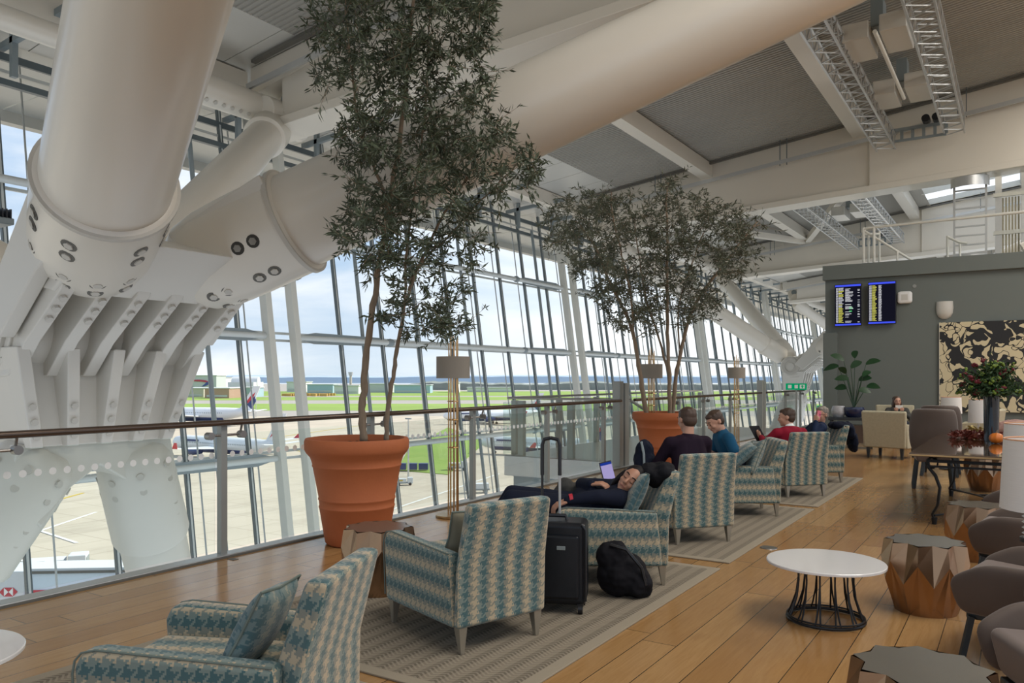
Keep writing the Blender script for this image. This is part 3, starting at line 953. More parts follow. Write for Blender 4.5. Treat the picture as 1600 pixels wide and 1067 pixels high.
a = px_wall(1468, 504, YW - .09); c = px_wall(1468, 642, YW - .09)
t = thing('artwork', 'large unframed black and cream abstract painting of looping shapes', 'painting', (a.x, YW - .09, c.z))
MB().span((0, 0, 0), (3.6, .055, a.z - c.z)).build('canvas', M['art'], t, smooth=False)
MB().span((-.012, .0, -.012), (-.0, .06, a.z - c.z)).build('edge', M['soffit'], t, smooth=False)
# deck railing on top of the building
ZD = 4.86
t = thing('roof_railing', 'pale tube railing with a stair gate on top of the charcoal building', 'railing', (-3.9, YW + .1, ZD))
for x in (.0, .28, 4.1, 7.5):
    MB().cyl((x, 0, 0), (x, 0, 1.08), .04, seg=10).build('post', M['white_post'], t)
for x in (0., .3):
    MB().cyl((x, .9, 0), (x, .9, 1.08), .035, seg=10).build('post', M['white_post'], t)
MB().tube([(9, 0, 1.1), (4.1, 0, 1.09), (.1, 0, 1.06), (-.02, 0, 1.0), (-.02, .1, .9), (.3, .9, 1.0)], .04, 10).build('top_rail', M['white_post'], t)
MB().tube([(.0, 0, 1.0), (1.3, .2, -.0)], .035, 8).tube([(2.1, 1.0, .75), (2.4, .9, .55), (2.6, .9, .5)], .035, 8).tube([(2.1, 1.0, .78), (2.1, 1.0, 0)], .035, 8).tube([(2.42, .9, .5), (2.42, .9, 0)], .03, 8).tube([(.9, 0, .3), (.9, 0, 0)], .03, 8).build('stair_rail', M['white_post'], t)
# ladder tower
t = thing('caged_ladder', 'grey steel caged ladder rising from the charcoal building roof', 'ladder', (-1.75, YW + 3.0, ZD))
for x in (0, .85): MB().span((x - .03, -.03, 0), (x + .03, .03, 3.6)).build('rail', M['alu'], t, smooth=False)
b = MB()
for k in range(12): b.bar((0, 0, .2 + k * .28), (.85, 0, .2 + k * .28), .045, .045)
b.build('rungs', M['alu'], t, smooth=False)
for z in (.1, 2.5):
    b = MB(); rows = []
    for zz in (z, z + .3): rows.append([b.bm.verts.new((.425 + .52 * math.cos(R(180 + 180 * k / 12)), .45 * math.sin(R(180 + 180 * k / 12)), zz)) for k in range(13)])
    for k in range(12): b.bm.faces.new((rows[0][k], rows[0][k + 1], rows[1][k + 1], rows[1][k]))
    b.build('hoop', M['alu'], t)
t = thing('stair_tower', 'pale mesh-clad stair tower behind the caged ladder', 'tower', (-.7, YW + 4.4, ZD))
for x in (0, .7, 3.2): MB().span((x, 0, 0), (x + .18, .18, 3.7)).build('column', M['alu'], t, smooth=False)
for z in (1.2, 2.4, 3.3): MB().span((-.05, -.04, z), (5, .06, z + .12)).build('deck_edge', M['white_post'], t, smooth=False)
b = MB()
for k in range(60): b.span((.1 + k * .085, .2, 0), (.145 + k * .085, .22, 2.4))
b.build('mesh_screen', M['cream_fab'], t, smooth=False)
o = MB().tube([(0, 0, 0), (3.4, 0, 1.5)], [.62, .5], 24).build('cream_duct', M['steel']); o.location = (.2, YW + 1.6, ZD - .1)
tag(o, 'thick cream tube rising off the building roof at the right picture edge', 'steel tube')
# exit signs
for (px, py, W_, nm) in ((1244, 604, .56, 'hanging over the far balustrade'), (1284, 636, .28, 'low at the corner of the charcoal wall')):
    p = planeX(px, py, -5.3)
    t = thing('exit_sign', 'green and white emergency exit sign %s' % nm, 'sign', p, R(0), group='green exit signs')
    g_ = emis('exit_green', (.0, .22, .09), 1) if 'exit_green' not in M else M['exit_green']; M['exit_green'] = g_
    MB().box((0, 0, 0), (W_, .03, W_ * .32)).build('panel', g_, t, smooth=False)
    b = MB(); q = W_ / .56
    b.span((-.22 * q, -.018, -.05 * q), (-.12 * q, -.016, .05 * q)).span((-.04 * q, -.018, -.05 * q), (.05 * q, -.016, .05 * q))
    b.span((.10 * q, -.018, -.055 * q), (.24 * q, -.016, .055 * q))
    b.build('pictogram', M['dot'], t, smooth=False)
    b = MB(); b.quad((.17 * q, -.021, .045 * q), (.215 * q, -.021, 0), (.125 * q, -.021, 0)).span((.158 * q, -.021, -.045 * q), (.182 * q, -.019, 0)); b.build('arrow', g_, t, smooth=False)
    MB().span((-.02, 0, -p.z), (.02, .03, -W_ * .1)).build('stand', M['post'], t, smooth=False)
# ================================================================ AIRFIELD
ZG = -20.5
def ap(px, py, z=ZG): return ground(px, py, z)
def apron():
    t = NT('concrete_apron')
    co = t.coord(); s = t.sep(co)
    lx = t.math('LESS_THAN', t.math('FRACT', t.math('DIVIDE', t.math('ADD', s[0], 900), 7.5)), .035)
    ly = t.math('LESS_THAN', t.math('FRACT', t.math('DIVIDE', t.math('ADD', s[1], 900), 7.5)), .035)
    g = t.math('MAXIMUM', lx, ly)
    n = t.noise(co, .05, 6, .6)
    c = t.mix(n, (.40, .345, .265), (.60, .53, .43))
    c = t.mix(t.math('MULTIPLY', g, .4), c, (.28, .24, .18))
    st = t.ramp(t.noise(t.mapping(co, (.5, .12, 1), (0, 0, .5)), .35, 5, .6), [(.52, (0, 0, 0)), (.66, (1, 1, 1))])
    c = t.mix(t.math('MULTIPLY', st, .35), c, (.30, .26, .20))
    return t.pbr(c, .9)
M['apron'] = apron()
M['grassf'] = plain('airfield_grass', (.23, .34, .06), .95, var=.25, scale=.02)
M['runway'] = plain('runway_asphalt', (.36, .335, .30), .9, var=.1, scale=.02)
M['paint_y'] = plain('yellow_paint', (.55, .40, .04), .8)
M['paint_w'] = plain('white_paint', (.7, .7, .68), .7)
FW = Vector((-SP, CP, 0)); RT = Vector((CP, SP, 0))
tag(MB().span((-1600, -400, ZG - .6), (-19, 2600, ZG)).build('ground_apron', M['apron'], smooth=False), 'tan concrete airport apron', kind='structure')
def strip(name, py0, py1, mat, label, x0=-1550, x1=900, lift=.05, kind='structure', skew=0.0):
    D0 = (H - ZG) * FPX / (py0 - 591); D1 = (H - ZG) * FPX / (py1 - 591)
    b = MB()
    P = [FW * D1 + RT * x0, FW * D1 + RT * x1, FW * D0 + RT * x1, FW * D0 + RT * x0]
    P[1] += FW * skew; P[2] += FW * skew
    P = [p for p in P]
    b.hexa([(p.x, p.y, ZG) for p in P], [(p.x, p.y, ZG + lift) for p in P])
    return tag(b.build(name, mat, smooth=False), label, kind=kind)
strip('ground_runway', 600, 650, M['runway'], 'grey taxiways between the grass strips', lift=.05)
strip('ground_grass', 611.5, 618.5, M['grassf'], 'far strip of green airfield grass', lift=.12)
strip('ground_grass', 621.5, 627, M['grassf'], 'second strip of green airfield grass', lift=.12, skew=60)
strip('ground_grass', 630, 640, M['grassf'], 'third strip of green airfield grass', lift=.12, skew=-30)
o = MB().hexa([(p.x, p.y, ZG) for p in (ap(620, 735), ap(700, 742), ap(760, 690), ap(700, 668), ap(640, 700))], [(p.x, p.y, ZG + .15) for p in (ap(620, 735), ap(700, 742), ap(760, 690), ap(700, 668), ap(640, 700))]).build('ground_lawn', M['grassf'], smooth=False)
tag(o, 'bright grass patch beside the apron', kind='structure')
for (x0, y0, x1, y1, m_) in ((20, 815, 120, 848, 'paint_w'), (18, 872, 110, 893, 'paint_w'), (45, 835, 150, 800, 'paint_w'), (440, 700, 640, 735, 'paint_y'), (380, 690, 600, 660, 'paint_y'), (600, 800, 780, 740, 'paint_w'), (20, 800, 130, 770, 'paint_y')):
    o = MB().bar(ap(x0, y0, ZG + .06), ap(x1, y1, ZG + .06), .5, .04, (0, 0, 1)).build('ground_marking', M[m_], smooth=False); tag(o, 'painted line on the apron', kind='structure')
# horizon hills and woods, distance haze mixed into their colours
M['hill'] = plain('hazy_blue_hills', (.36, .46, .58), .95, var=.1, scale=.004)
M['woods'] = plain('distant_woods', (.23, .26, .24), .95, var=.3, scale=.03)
def ridge(name, D, h0, h1, x0, x1, mat, label, seed, thick=60, step=12):
    rn = random.Random(seed); b = MB(); bm = b.bm
    n = int((x1 - x0) / step); a = []; c = []; bt = []
    hh = h0
    for k in range(n + 1):
        hh += rn.uniform(-1, 1) * (h1 - h0) * .3; hh = min(max(hh, h0), h1)
        p = FW * D + RT * (x0 + k * step)
        a.append(bm.verts.new((p.x, p.y, ZG))); c.append(bm.verts.new((p.x, p.y, ZG + hh * .8)))
        q = p + FW * thick; bt.append(bm.verts.new((q.x, q.y, ZG + hh)))
    for k in range(n):
        bm.faces.new((a[k], a[k + 1], c[k + 1], c[k])); bm.faces.new((c[k], c[k + 1], bt[k + 1], bt[k]))
    return tag(b.build(name, mat, smooth=True), label, kind='structure')
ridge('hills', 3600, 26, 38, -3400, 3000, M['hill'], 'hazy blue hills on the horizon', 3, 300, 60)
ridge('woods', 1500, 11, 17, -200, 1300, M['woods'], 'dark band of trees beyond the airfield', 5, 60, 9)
# distant airport buildings
bl = {'white': (.62, .64, .66), 'blue': (.34, .48, .58), 'brick': (.40, .26, .20), 'grey': (.50, .52, .54), 'teal': (.32, .46, .50), 'cream': (.5, .47, .40)}
for k_ in bl: M['b_' + k_] = plain('airport_' + k_, bl[k_], .8, var=.05, scale=.05)
def shed(pxl, pxr, pyt, D, mat, label, roof=0, name='airport_building'):
    x0 = (pxl - 800) / FPX * D; x1 = (pxr - 800) / FPX * D; top = H - (pyt - 591) / FPX * D - ZG
    c = FW * D + RT * ((x0 + x1) / 2)
    t = thing(name, label, 'building', (c.x, c.y, ZG), PHI, group='buildings across the airfield')
    w_ = x1 - x0
    MB().span((-w_ / 2, 0, 0), (w_ / 2, 40, top)).build('walls', M['b_' + mat], t, smooth=False)
    if roof:
        MB().tube([(-w_ / 2 - .5, 20, top), (w_ / 2 + .5, 20, top)], roof, 20).build('curved_roof', M['b_white'], t)
    else:
        MB().span((-w_ / 2 - 1, -1, top), (w_ / 2 + 1, 41, top + 1)).build('roof', M['b_grey' if mat == 'white' else 'b_white'], t, smooth=False)
    MB().span((-w_ / 2 + 2, -.3, top * .15), (w_ / 2 - 2, -.05, top * .35)).build('door_band', M['b_grey'], t, smooth=False)
    return t, w_, top
hg, hw_, ht = shed(286, 338, 587, 1180, 'grey', 'broad grey hangar carrying a red and blue ribbon emblem')
for (m_, zz, sg) in (('red', .62, 0), ('blu', .45, 1)):
    mm = plain('ribbon_' + m_, (.45, .03, .06) if m_ == 'red' else (.03, .06, .28), .6)
    b = MB()
    if m_ == 'red':
        pts = [(-.36, .70), (-.20, .76), (.0, .77), (.18, .74), (.28, .66), (.20, .62), (.05, .66), (-.15, .68)]
    else:
        pts = [(.28, .66), (.30, .56), (.22, .44), (.06, .36), (.12, .46), (.18, .56), (.20, .62)]
    b.prism([(p[0] * hw_, p[1] * ht) for p in pts], -1.0, -.6, 1).build('emblem', mm, hg, smooth=False)
shed(340, 352, 590, 1290, 'white', 'white tower block beside the emblem hangar')
shed(356, 396, 597, 1000, 'white', 'white hangar with rounded roof', roof=7)
shed(320, 358, 607, 860, 'brick', 'low brick shed in front of the hangars')
shed(364, 395, 606, 905, 'teal', 'low teal shed right of the brick shed')
shed(284, 318, 607, 910, 'cream', 'low cream shed at the left end of the row')
shed(448, 478, 597, 1250, 'white', 'white warehouse left of the olive trunk')
shed(480, 520, 601, 1150, 'blue', 'pale blue cargo shed by the control tower')
shed(522, 560, 603, 1100, 'white', 'long white cargo shed under the control tower')
shed(566, 612, 600, 1200, 'grey', 'grey depot right of the control tower')
shed(616, 672, 602, 1160, 'blue', 'blue depot behind the first floor lamp')
shed(700, 716, 599, 1200, 'white', 'small white hangar right of the floor lamp')
shed(730, 800, 606, 1250, 'white', 'long low white terminal far to the right')
t = thing('control_tower', 'slim airport control tower on the horizon', 'tower', tuple(FW * 1400 + RT * ((548 - 800) / FPX * 1400) + Vector((0, 0, ZG))))
MB().cyl((0, 0, 0), (0, 0, 27), 2.6, 2.2, 12).build('shaft', M['b_cream'], t); MB().cyl((0, 0, 27), (0, 0, 33), 3.4, 4.6, 12).build('cab', M['b_grey'], t)
b = MB(); rn = random.Random(2)
for k in range(46):
    D = 980; x = (rn.uniform(448, 515) - 800) / FPX * D
    p = FW * (D + rn.uniform(-20, 20)) + RT * x
    b.box((p.x, p.y, ZG + 1.6), (rn.uniform(4, 9), 3.2, 3.2), (0, 0, PHI))
tag(b.build('parked_trucks', plain('yellow_fleet', (.5, .33, .08), .6), smooth=False), 'row of tiny yellow ground vehicles far across the airfield', 'vehicles', kind='stuff')

M['fus'] = plain('aircraft_white', (.70, .72, .75), .3, var=.02)
M['fus_b'] = plain('aircraft_navy', (.03, .05, .16), .3)
M['fus_r'] = plain('aircraft_red', (.50, .03, .05), .35)
def airplane(loc, rz, scale, label, L=62, r=3.0, tailh=13):
    t = thing('airliner', label, 'airliner', loc, rz, group='parked airliners')
    t.scale = (scale,) * 3
    zc = r + 2.4
    MB().tube([(L * .5, 0, zc - .5), (L * .49, 0, zc - .4), (L * .46, 0, zc - .1), (L * .40, 0, zc), (-L * .25, 0, zc), (-L * .40, 0, zc + .9), (-L * .5, 0, zc + 1.8)],
              [.2, r * .4, r * .78, r, r, r * .6, .3], 24).build('fuselage', M['fus'], t, angle=80)
    MB().tube([(L * .38, 0, zc - r * .35), (-L * .25, 0, zc - r * .35)], r * .86, 20).build('belly', M['fus_b'], t, angle=80)
    f = MB().prism([(-L * .36, zc + r * .6), (-L * .46, zc + r * .7), (-L * .54, zc + tailh), (-L * .485, zc + tailh)], -.3, .3, 1).build('tail_fin', M['fus'], t, smooth=False)
    MB().prism([(-L * .40, zc + r * 1.2), (-L * .475, zc + r * 2.2), (-L * .50, zc + tailh * .78), (-L * .455, zc + tailh * .62)], -.36, .36, 1).build('red_flash', M['fus_r'], f, smooth=False)
    MB().prism([(-L * .465, zc + r * .8), (-L * .50, zc + r * 2.0), (-L * .495, zc + r * 2.8), (-L * .43, zc + r * 1.5)], -.37, .37, 1).build('navy_flash', M['fus_b'], f, smooth=False)
    for s in (-1, 1):
        w_ = MB().hexa([(L * .10, s * r * .8, zc - 1.4), (-L * .06, s * r * .8, zc - 1.4), (-L * .16, s * L * .47, zc + .8), (-L * .115, s * L * .47, zc + .8)],
                      [(L * .10, s * r * .8, zc - .7), (-L * .06, s * r * .8, zc - .9), (-L * .16, s * L * .47, zc + 1.0), (-L * .115, s * L * .47, zc + 1.0)]).build('wing', M['fus'], t, smooth=False)
        MB().hexa([(-L * .115, s * L * .47, zc + .9), (-L * .16, s * L * .47, zc + .9), (-L * .175, s * L * .485, zc + 3.2), (-L * .155, s * L * .485, zc + 3.2)],
                  [(-L * .115, s * (L * .47 + .2), zc + .9), (-L * .16, s * (L * .47 + .2), zc + .9), (-L * .175, s * (L * .485 + .2), zc + 3.2), (-L * .155, s * (L * .485 + .2), zc + 3.2)]).build('winglet', M['fus_r'], w_, smooth=False)
        MB().tube([(L * .13, s * L * .16, zc - 2.2), (L * .12, s * L * .16, zc - 2.2), (L * .03, s * L * .16, zc - 2.0)], [1.35, 1.6, 1.0], 18).build('engine', M['fus_b'], t)
        MB().hexa([(-L * .41, s * .4, zc + 1.0), (-L * .47, s * .4, zc + 1.0), (-L * .51, s * L * .15, zc + 1.8), (-L * .48, s * L * .15, zc + 1.8)],
                  [(-L * .41, s * .4, zc + 1.3), (-L * .47, s * .4, zc + 1.3), (-L * .51, s * L * .15, zc + 2.0), (-L * .48, s * L * .15, zc + 2.0)]).build('tailplane', M['fus'], t, smooth=False)
    for (x, y) in ((L * .38, 0), (-L * .02, 3.4), (-L * .02, -3.4)):
        MB().tube([(x, y - .5, .7), (x, y + .5, .7)], .7, 14).tube([(x, y, .7), (x, y, zc - 1)], .2, 8).build('landing_gear', M['black_plastic'], t)
    b = MB()
    for k in range(40):
        x = L * .36 - k * L * .0155
        for s in (-1, 1): b.box((x, s * r * .985, zc + .5), (.35, .12, .5))
    b.build('window_row', M['transom'], t, smooth=False)
    b = MB()
    for s in (-1, 1): b.box((L * .27, s * r * .97, zc + 1.3), (9, .1, .8))
    b.build('title_band', M['fus_b'], t, smooth=False)
    return t
def place(px, py): p = ap(px, py); return (p.x, p.y, ZG)
airplane(place(306, 664), PHI + R(168), 1.0, 'white airliner with red and navy tail at the left, beyond the glass')
airplane(place(352, 716), PHI + R(150), .70, 'nearer white airliner with red winglets seen under the handrail at left')
airplane(place(770, 662), PHI + R(200), .8, 'white airliner seen between the mullions right of the first floor lamp')
airplane(place(845, 712), PHI + R(155), .62, 'white airliner with red and white tail behind the bridge landing')
# vehicles near the stand
def truck(px, py, rz, s, label, cab=(.6, .62, .6), name='ground_truck'):
    p = ap(px, py)
    t = thing(name, label, 'vehicle', p, rz); t.scale = (s,) * 3
    MB().span((-3, -1.1, .7), (1.2, 1.1, 1.1)).build('chassis', M['transom'], t, smooth=False)
    MB().span((1.0, -1.1, .6), (2.8, 1.1, 2.7)).build('cab', M['b_white'], t, smooth=False, bevel=.1)
    MB().span((2.2, -1.0, 1.6), (2.84, 1.0, 2.4)).build('windscreen', M['transom'], t, smooth=False)
    MB().span((-2.8, -1.05, 1.1), (.6, 1.05, 2.3)).build('load', M['b_white'], t, smooth=False)
    MB().span((-1.8, -1.08, 1.5), (-.6, -1.04, 2.0)).build('yellow_panel', M['paint_y'], t, smooth=False)
    for (x, y) in ((-2, -1), (-2, 1), (1.9, -1), (1.9, 1)):
        MB().tube([(x, y - .15, .5), (x, y + .15, .5)], .5, 14).build('wheel', M['black_plastic'], t)
truck(92, 905, PHI + R(20), 1.0, 'small white and yellow service truck parked beyond the boarding bridge')
truck(745, 770, PHI + R(190), .8, 'white fuel tanker behind the far floor lamp base')
truck(632, 758, PHI + R(10), .6, 'low baggage tug near the terracotta pot')
truck(715, 735, PHI, .8, 'ground service loader between lamp and glass')
t = thing('baggage_dolly', 'dark blue baggage dolly train by the grass patch', 'trailer', ap(640, 736), PHI)
for k in range(3):
    MB().span((k * 2.6 - 3, -.8, .4), (k * 2.6 - .8, .8, 1.9)).build('bin', M['fus_b'], t, smooth=False)
# boarding bridge with bank advertising
ZJ = -11.5
pj = ground(40, 925, ZJ)
dj = RT
t = thing('boarding_bridge', 'pale boarding bridge with red hexagon bank emblem below the kerb at lower left', 'boarding bridge', (pj.x, pj.y, ZJ), PHI + R(4)); t.scale = (1.5, .9, 1.5)
MB().span((-9, 0, -1.9), (-.05, 2.8, .85)).build('front_tunnel', M['b_white'], t, smooth=False, bevel=.05)
MB().span((.0, .35, -1.8), (13, 2.6, .70)).build('rear_tunnel', plain('pale_blue_panel', (.62, .72, .82), .5), t, smooth=False, bevel=.05)
MB().span((-.05, .2, .70), (13.1, 2.7, .80)).build('roof_edge', M['seam'], t, smooth=False)
MB().span((-.0, .3, .80), (13, 2.65, .90)).build('roof_sheet', M['b_white'], t, smooth=False)
MB().span((.05, .28, -.55), (2.2, .34, .02)).build('red_panel', M['fus_r'], t, smooth=False)
b = MB(); w_ = MB()
cx, cz, a_ = -.66, .02, .18
w_.span((cx - a_, -.02, cz - a_), (cx + a_, -.006, cz + a_)).build('emblem_white', M['dot'], t, smooth=False)
for s in (-1, 1):
    b.prism([(cx + s * a_, cz - a_), (cx + s * 2 * a_, cz), (cx + s * a_, cz + a_)], -.035, -.02, 1)
b.prism([(cx - a_, cz + a_), (cx, cz), (cx + a_, cz + a_)], -.035, -.02, 1).prism([(cx - a_, cz - a_), (cx, cz), (cx + a_, cz - a_)], -.035, -.02, 1)
b.build('emblem_red', M['fus_r'], t, smooth=False)
for x in (-4, 5): MB().cyl((x, 1.4, (ZG - ZJ) / 1.5), (x, 1.4, -1.5), .4).build('support_leg', M['transom'], t)
# lower roof terrace and plant room below the facade
tag(MB().span((-30, 8, -9.5), (-15.5, 22, -9.0)).build('ground_terrace', M['alu'], smooth=False), 'grey lower roof terrace outside', kind='structure')
t = thing('plant_cabin', 'small green glazed cabin on the lower roof outside', 'cabin', (-24, 11, -9.0))
MB().span((0, 0, 0), (5, 6, 3.0)).build('walls', M['b_white'], t, smooth=False)
MB().span((5.01, .3, .4), (5.06, 5.7, 2.6)).build('green_glass', plain('green_panel', (.25, .55, .35), .3), t, smooth=False)
MB().span((-.3, -.3, 3.0), (5.4, 6.3, 3.2)).build('roof', M['b_grey'], t, smooth=False)
MB().span((-60, 7, ZG), (-59.6, 7.4, -3)).bm.free()
for (px, py, h, nm) in ((283, 700, 17, 'left of the first post'), (400, 652, 16, 'in front of the airliner tail'), (638, 745, 13, 'right of the terracotta pot')):
    p = ap(px, py)
    t = thing('light_mast', 'slim apron lighting mast %s' % nm, 'mast', p)
    MB().cyl((0, 0, 0), (0, 0, h), .22, .12, 8).build('pole', M['alu'], t); MB().box((0, 0, h), (1.6, .3, .3)).build('lamp_head', M['transom'], t, smooth=False)
# ================================================================ RUGS
def rugmat():
    t = NT('flatweave_rug')
    s = t.sep(t.coord())
    u = s[0]; v = s[1]
    # zigzag bands running along the rug
    band = t.math('FRACT', t.math('DIVIDE', t.math('ADD', u, 10), .115))
    tri = t.math('ABSOLUTE', t.math('SUBTRACT', band, .5))
    zz = t.math('FRACT', t.math('ADD', t.math('DIVIDE', t.math('ADD', v, 10), .030), t.math('MULTIPLY', tri, 2.6)))
    line = t.math('LESS_THAN', zz, .45)
    wide = t.math('LESS_THAN', tri, .22)
    c = t.mix(wide, srgb(128, 118, 103), srgb(104, 95, 82))
    c = t.mix(t.math('MULTIPLY', line, .55), c, srgb(158, 148, 131))
    # plain border
    ax = t.math('GREATER_THAN', t.math('ABSOLUTE', u), 1.085 - .075); ay = t.math('GREATER_THAN', t.math('ABSOLUTE', v), 1.56 - .075)
    c = t.mix(t.math('MAXIMUM', ax, ay), c, srgb(150, 140, 123))
    nz = t.noise(t.coord(), 300, 2)
    return t.pbr(c, .95, normal=t.bump(t.math('ADD', nz, line), .3, .003))
M['rug'] = rugmat()
for (y0, y1, nm) in ((-.27, 2.85, 'nearest the camera, under the leftmost armchair'), (2.95, 6.07, 'under the suitcase and sleeping traveller'), (6.28, 9.42, 'under the armchairs of the two talking men'), (9.60, 12.72, 'farthest, under the last armchairs')):
    o = MB().box((0, 0, 0), (2.17, 3.12, .012)).build('rug', M['rug'], smooth=False, bevel=.004)
    o.location = (-3.065, (y0 + y1) / 2, .006)
    tag(o, 'beige zigzag-woven rug, %s' % nm, 'rug', 'row of beige woven rugs')

# ================================================================ HOUNDSTOOTH ARMCHAIRS
def make_armchair():
    t = thing('armchair', 'x', 'armchair')
    hm = M['hound']
    # origin on the floor under the seat centre, +X is the sitter's front
    def leg(x, y, sx):
        return MB().hexa([(x - .012 + sx, y - .012, 0), (x + .012 + sx, y - .012, 0), (x + .012 + sx, y + .012, 0), (x - .012 + sx, y + .012, 0)],
                  [(x - .028, y - .028, .15), (x + .028, y - .028, .15), (x + .028, y + .028, .15), (x - .028, y + .028, .15)]).build('leg', M['leg_metal'], t, smooth=False, bevel=.003)
    for (x, y, s) in ((-.34, -.26, -.01), (-.34, .26, -.01), (.36, -.27, .01), (.36, .27, .01)): leg(x, y, s)
    for s in (-1, 1):
        y0, y1 = s * .225, s * .315
        pr = [(-.34, .14), (.40, .14), (.425, .50), (.40, .555), (.34, .565), (-.30, .535)]
        MB().prism(pr, min(y0, y1), max(y0, y1), 1).build('arm', hm, t, uv=1, bevel=.028, seg=4)
        MB().tube([(.405, s * .312, .17), (.425, s * .312, .48), (.418, s * .310, .525), (.395, s * .308, .552), (.345, s * .306, .563), (-.29, s * .306, .533)], .004, 6).build('piping', M['piping'], t)
    def rw(xb, xf, yb, yf, z): return [(xb, -yb, z), (xf, -yf, z), (xf, yf, z), (xb, yb, z)]
    MB().loft([rw(-.380, -.30, .312, .29, .14), rw(-.386, -.25, .316, .225, .48), rw(-.478, -.388, .276, .27, .818)]).build('backrest', hm, t, uv=1, bevel=.026, seg=4)
    MB().span((-.26, -.23, .14), (.39, .23, .33)).build('seat_base', hm, t, uv=1, bevel=.015, seg=2)
    MB().span((-.20, -.222, .32), (.42, .222, .455)).build('seat_cushion', hm, t, uv=1, bevel=.045, seg=5)
    return t
AC = make_armchair()
def head(hx, hy): return math.atan2(hy, hx)
AN = [((-2.46, 1.90), head(-.91, -.42), 'leftmost houndstooth armchair in the foreground, cut by the lower picture edge'),
      ((-2.78, 3.78), head(-.94, .33), 'empty houndstooth armchair standing beside the black suitcase'),
      ((-2.60, 5.38), head(-.84, -.54), 'houndstooth armchair in which the dark-haired traveller sleeps'),
      ((-2.68, 7.13), head(-.77, .64), 'houndstooth armchair under the man in the dark jumper'),
      ((-2.65, 8.72), head(-.84, -.54), 'houndstooth armchair under the man in the blue T-shirt'),
      ((-2.54, 10.55), head(-.75, .66), 'houndstooth armchair under the man in the red jumper'),
      ((-2.60, 12.05), head(-.84, -.54), 'farthest houndstooth armchair, under the grey-haired man')]
CH = []
for i, (p, a, lb) in enumerate(AN):
    o = AC if i == 0 else copy_tree(AC)
    o.location = (p[0], p[1], .012); o.rotation_euler = (0, 0, a); o['label'] = lb; o['group'] = 'houndstooth armchairs'
    CH.append(o)
def inch(i, p, dz=0):
    a = AN[i][1]; c = AN[i][0]
    return Vector((c[0] + p[0] * math.cos(a) - p[1] * math.sin(a), c[1] + p[0] * math.sin(a) + p[1] * math.cos(a), p[2] + .012))
def cushion_mesh(w_, h_, th, name, mat, parent=None):
    """pinched square pillow, thickness along X"""
    b = MB(); bm = b.bm; N = 14
    uvl = bm.loops.layers.uv.verify()
    g = {}
    for s in (-1, 1):
        for i in range(N + 1):
            for j in range(N + 1):
                u, v = 2 * i / N - 1, 2 * j / N - 1
                if s == 1 and (abs(u) == 1 or abs(v) == 1): g[(s, i, j)] = g[(-1, i, j)]; continue
                k = (max(0, (1 - u * u) * (1 - v * v))) ** .42
                pin = 1 - .10 * (1 - abs(u)) * abs(v) - .10 * (1 - abs(v)) * abs(u)
                g[(s, i, j)] = bm.verts.new((s * th / 2 * k, u * w_ / 2 * (pin if abs(v) < 1 or 1 else 1), v * h_ / 2 * pin))
        for i in range(N):
            for j in range(N):
                q = [g[(s, i, j)], g[(s, i + 1, j)], g[(s, i + 1, j + 1)], g[(s, i, j + 1)]]
                if len(set(q)) == 4:
                    f = bm.faces.new(q)
                    for l in f.loops: l[uvl].uv = (l.vert.co.y, l.vert.co.z)
    o = b.build(name, mat, parent, angle=170)
    pts = []
    for k in range(4 * N):
        e_, r = divmod(k, N); u = 2 * r / N - 1
        c = [(u, -1), (1, u), (-u, 1), (-1, -u)][e_]
        i, j = c
        pin = 1 - .10 * (1 - abs(i)) * abs(j) - .10 * (1 - abs(j)) * abs(i)
        pts.append((0, i * w_ / 2 * pin, j * h_ / 2 * pin))
    MB().tube(pts, .005, 6, closed=True).build('piping', M['piping'], o)
    return o
def cushion(p, rz, tilt, roll, label, mat='houndp', w_=.40, h_=.40, th=.15):
    o = cushion_mesh(w_, h_, th, 'cushion', M[mat])
    o.location = p
    o.rotation_mode = 'ZYX'
    o.rotation_euler = (Matrix.Rotation(rz, 3, 'Z') @ Matrix.Rotation(tilt, 3, 'Y') @ Matrix.Rotation(roll, 3, 'X')).to_euler('ZYX')
    tag(o, label, 'cushion', 'scatter cushions on the armchairs')
    return o
M['greenp'] = plain('sage_cushion_cloth', srgb(116, 112, 96), .9, var=.08, scale=30, bump=.3)
cushion(inch(0, (-.125, .05, .59)), AN[0][1], R(-27), R(5), 'teal houndstooth cushion leaning in the leftmost armchair', 'houndp', .36, .34, .12)
cushion(inch(1, (-.12, .02, .585)), AN[1][1], R(-22), 0, 'sage grey cushion with piping in the empty armchair', 'greenp', .38, .33, .11)
cushion(inch(2, (-.165, .17, .64)), AN[2][1], R(-24), R(-4), 'pale houndstooth cushion beside the sleeping traveller\'s head', 'houndp', .3, .38, .12)
cushion(inch(4, (-.13, .12, .62)), AN[4][1], R(-24), R(8), 'houndstooth cushion against the back of the blue T-shirt man\'s armchair', 'houndp', .42, .42, .14)
cushion(inch(4, (.02, .24, .66)), AN[4][1], R(-48), R(-8), 'front houndstooth cushion lying over the arm beside the man in blue', 'houndp', .36, .36, .13)

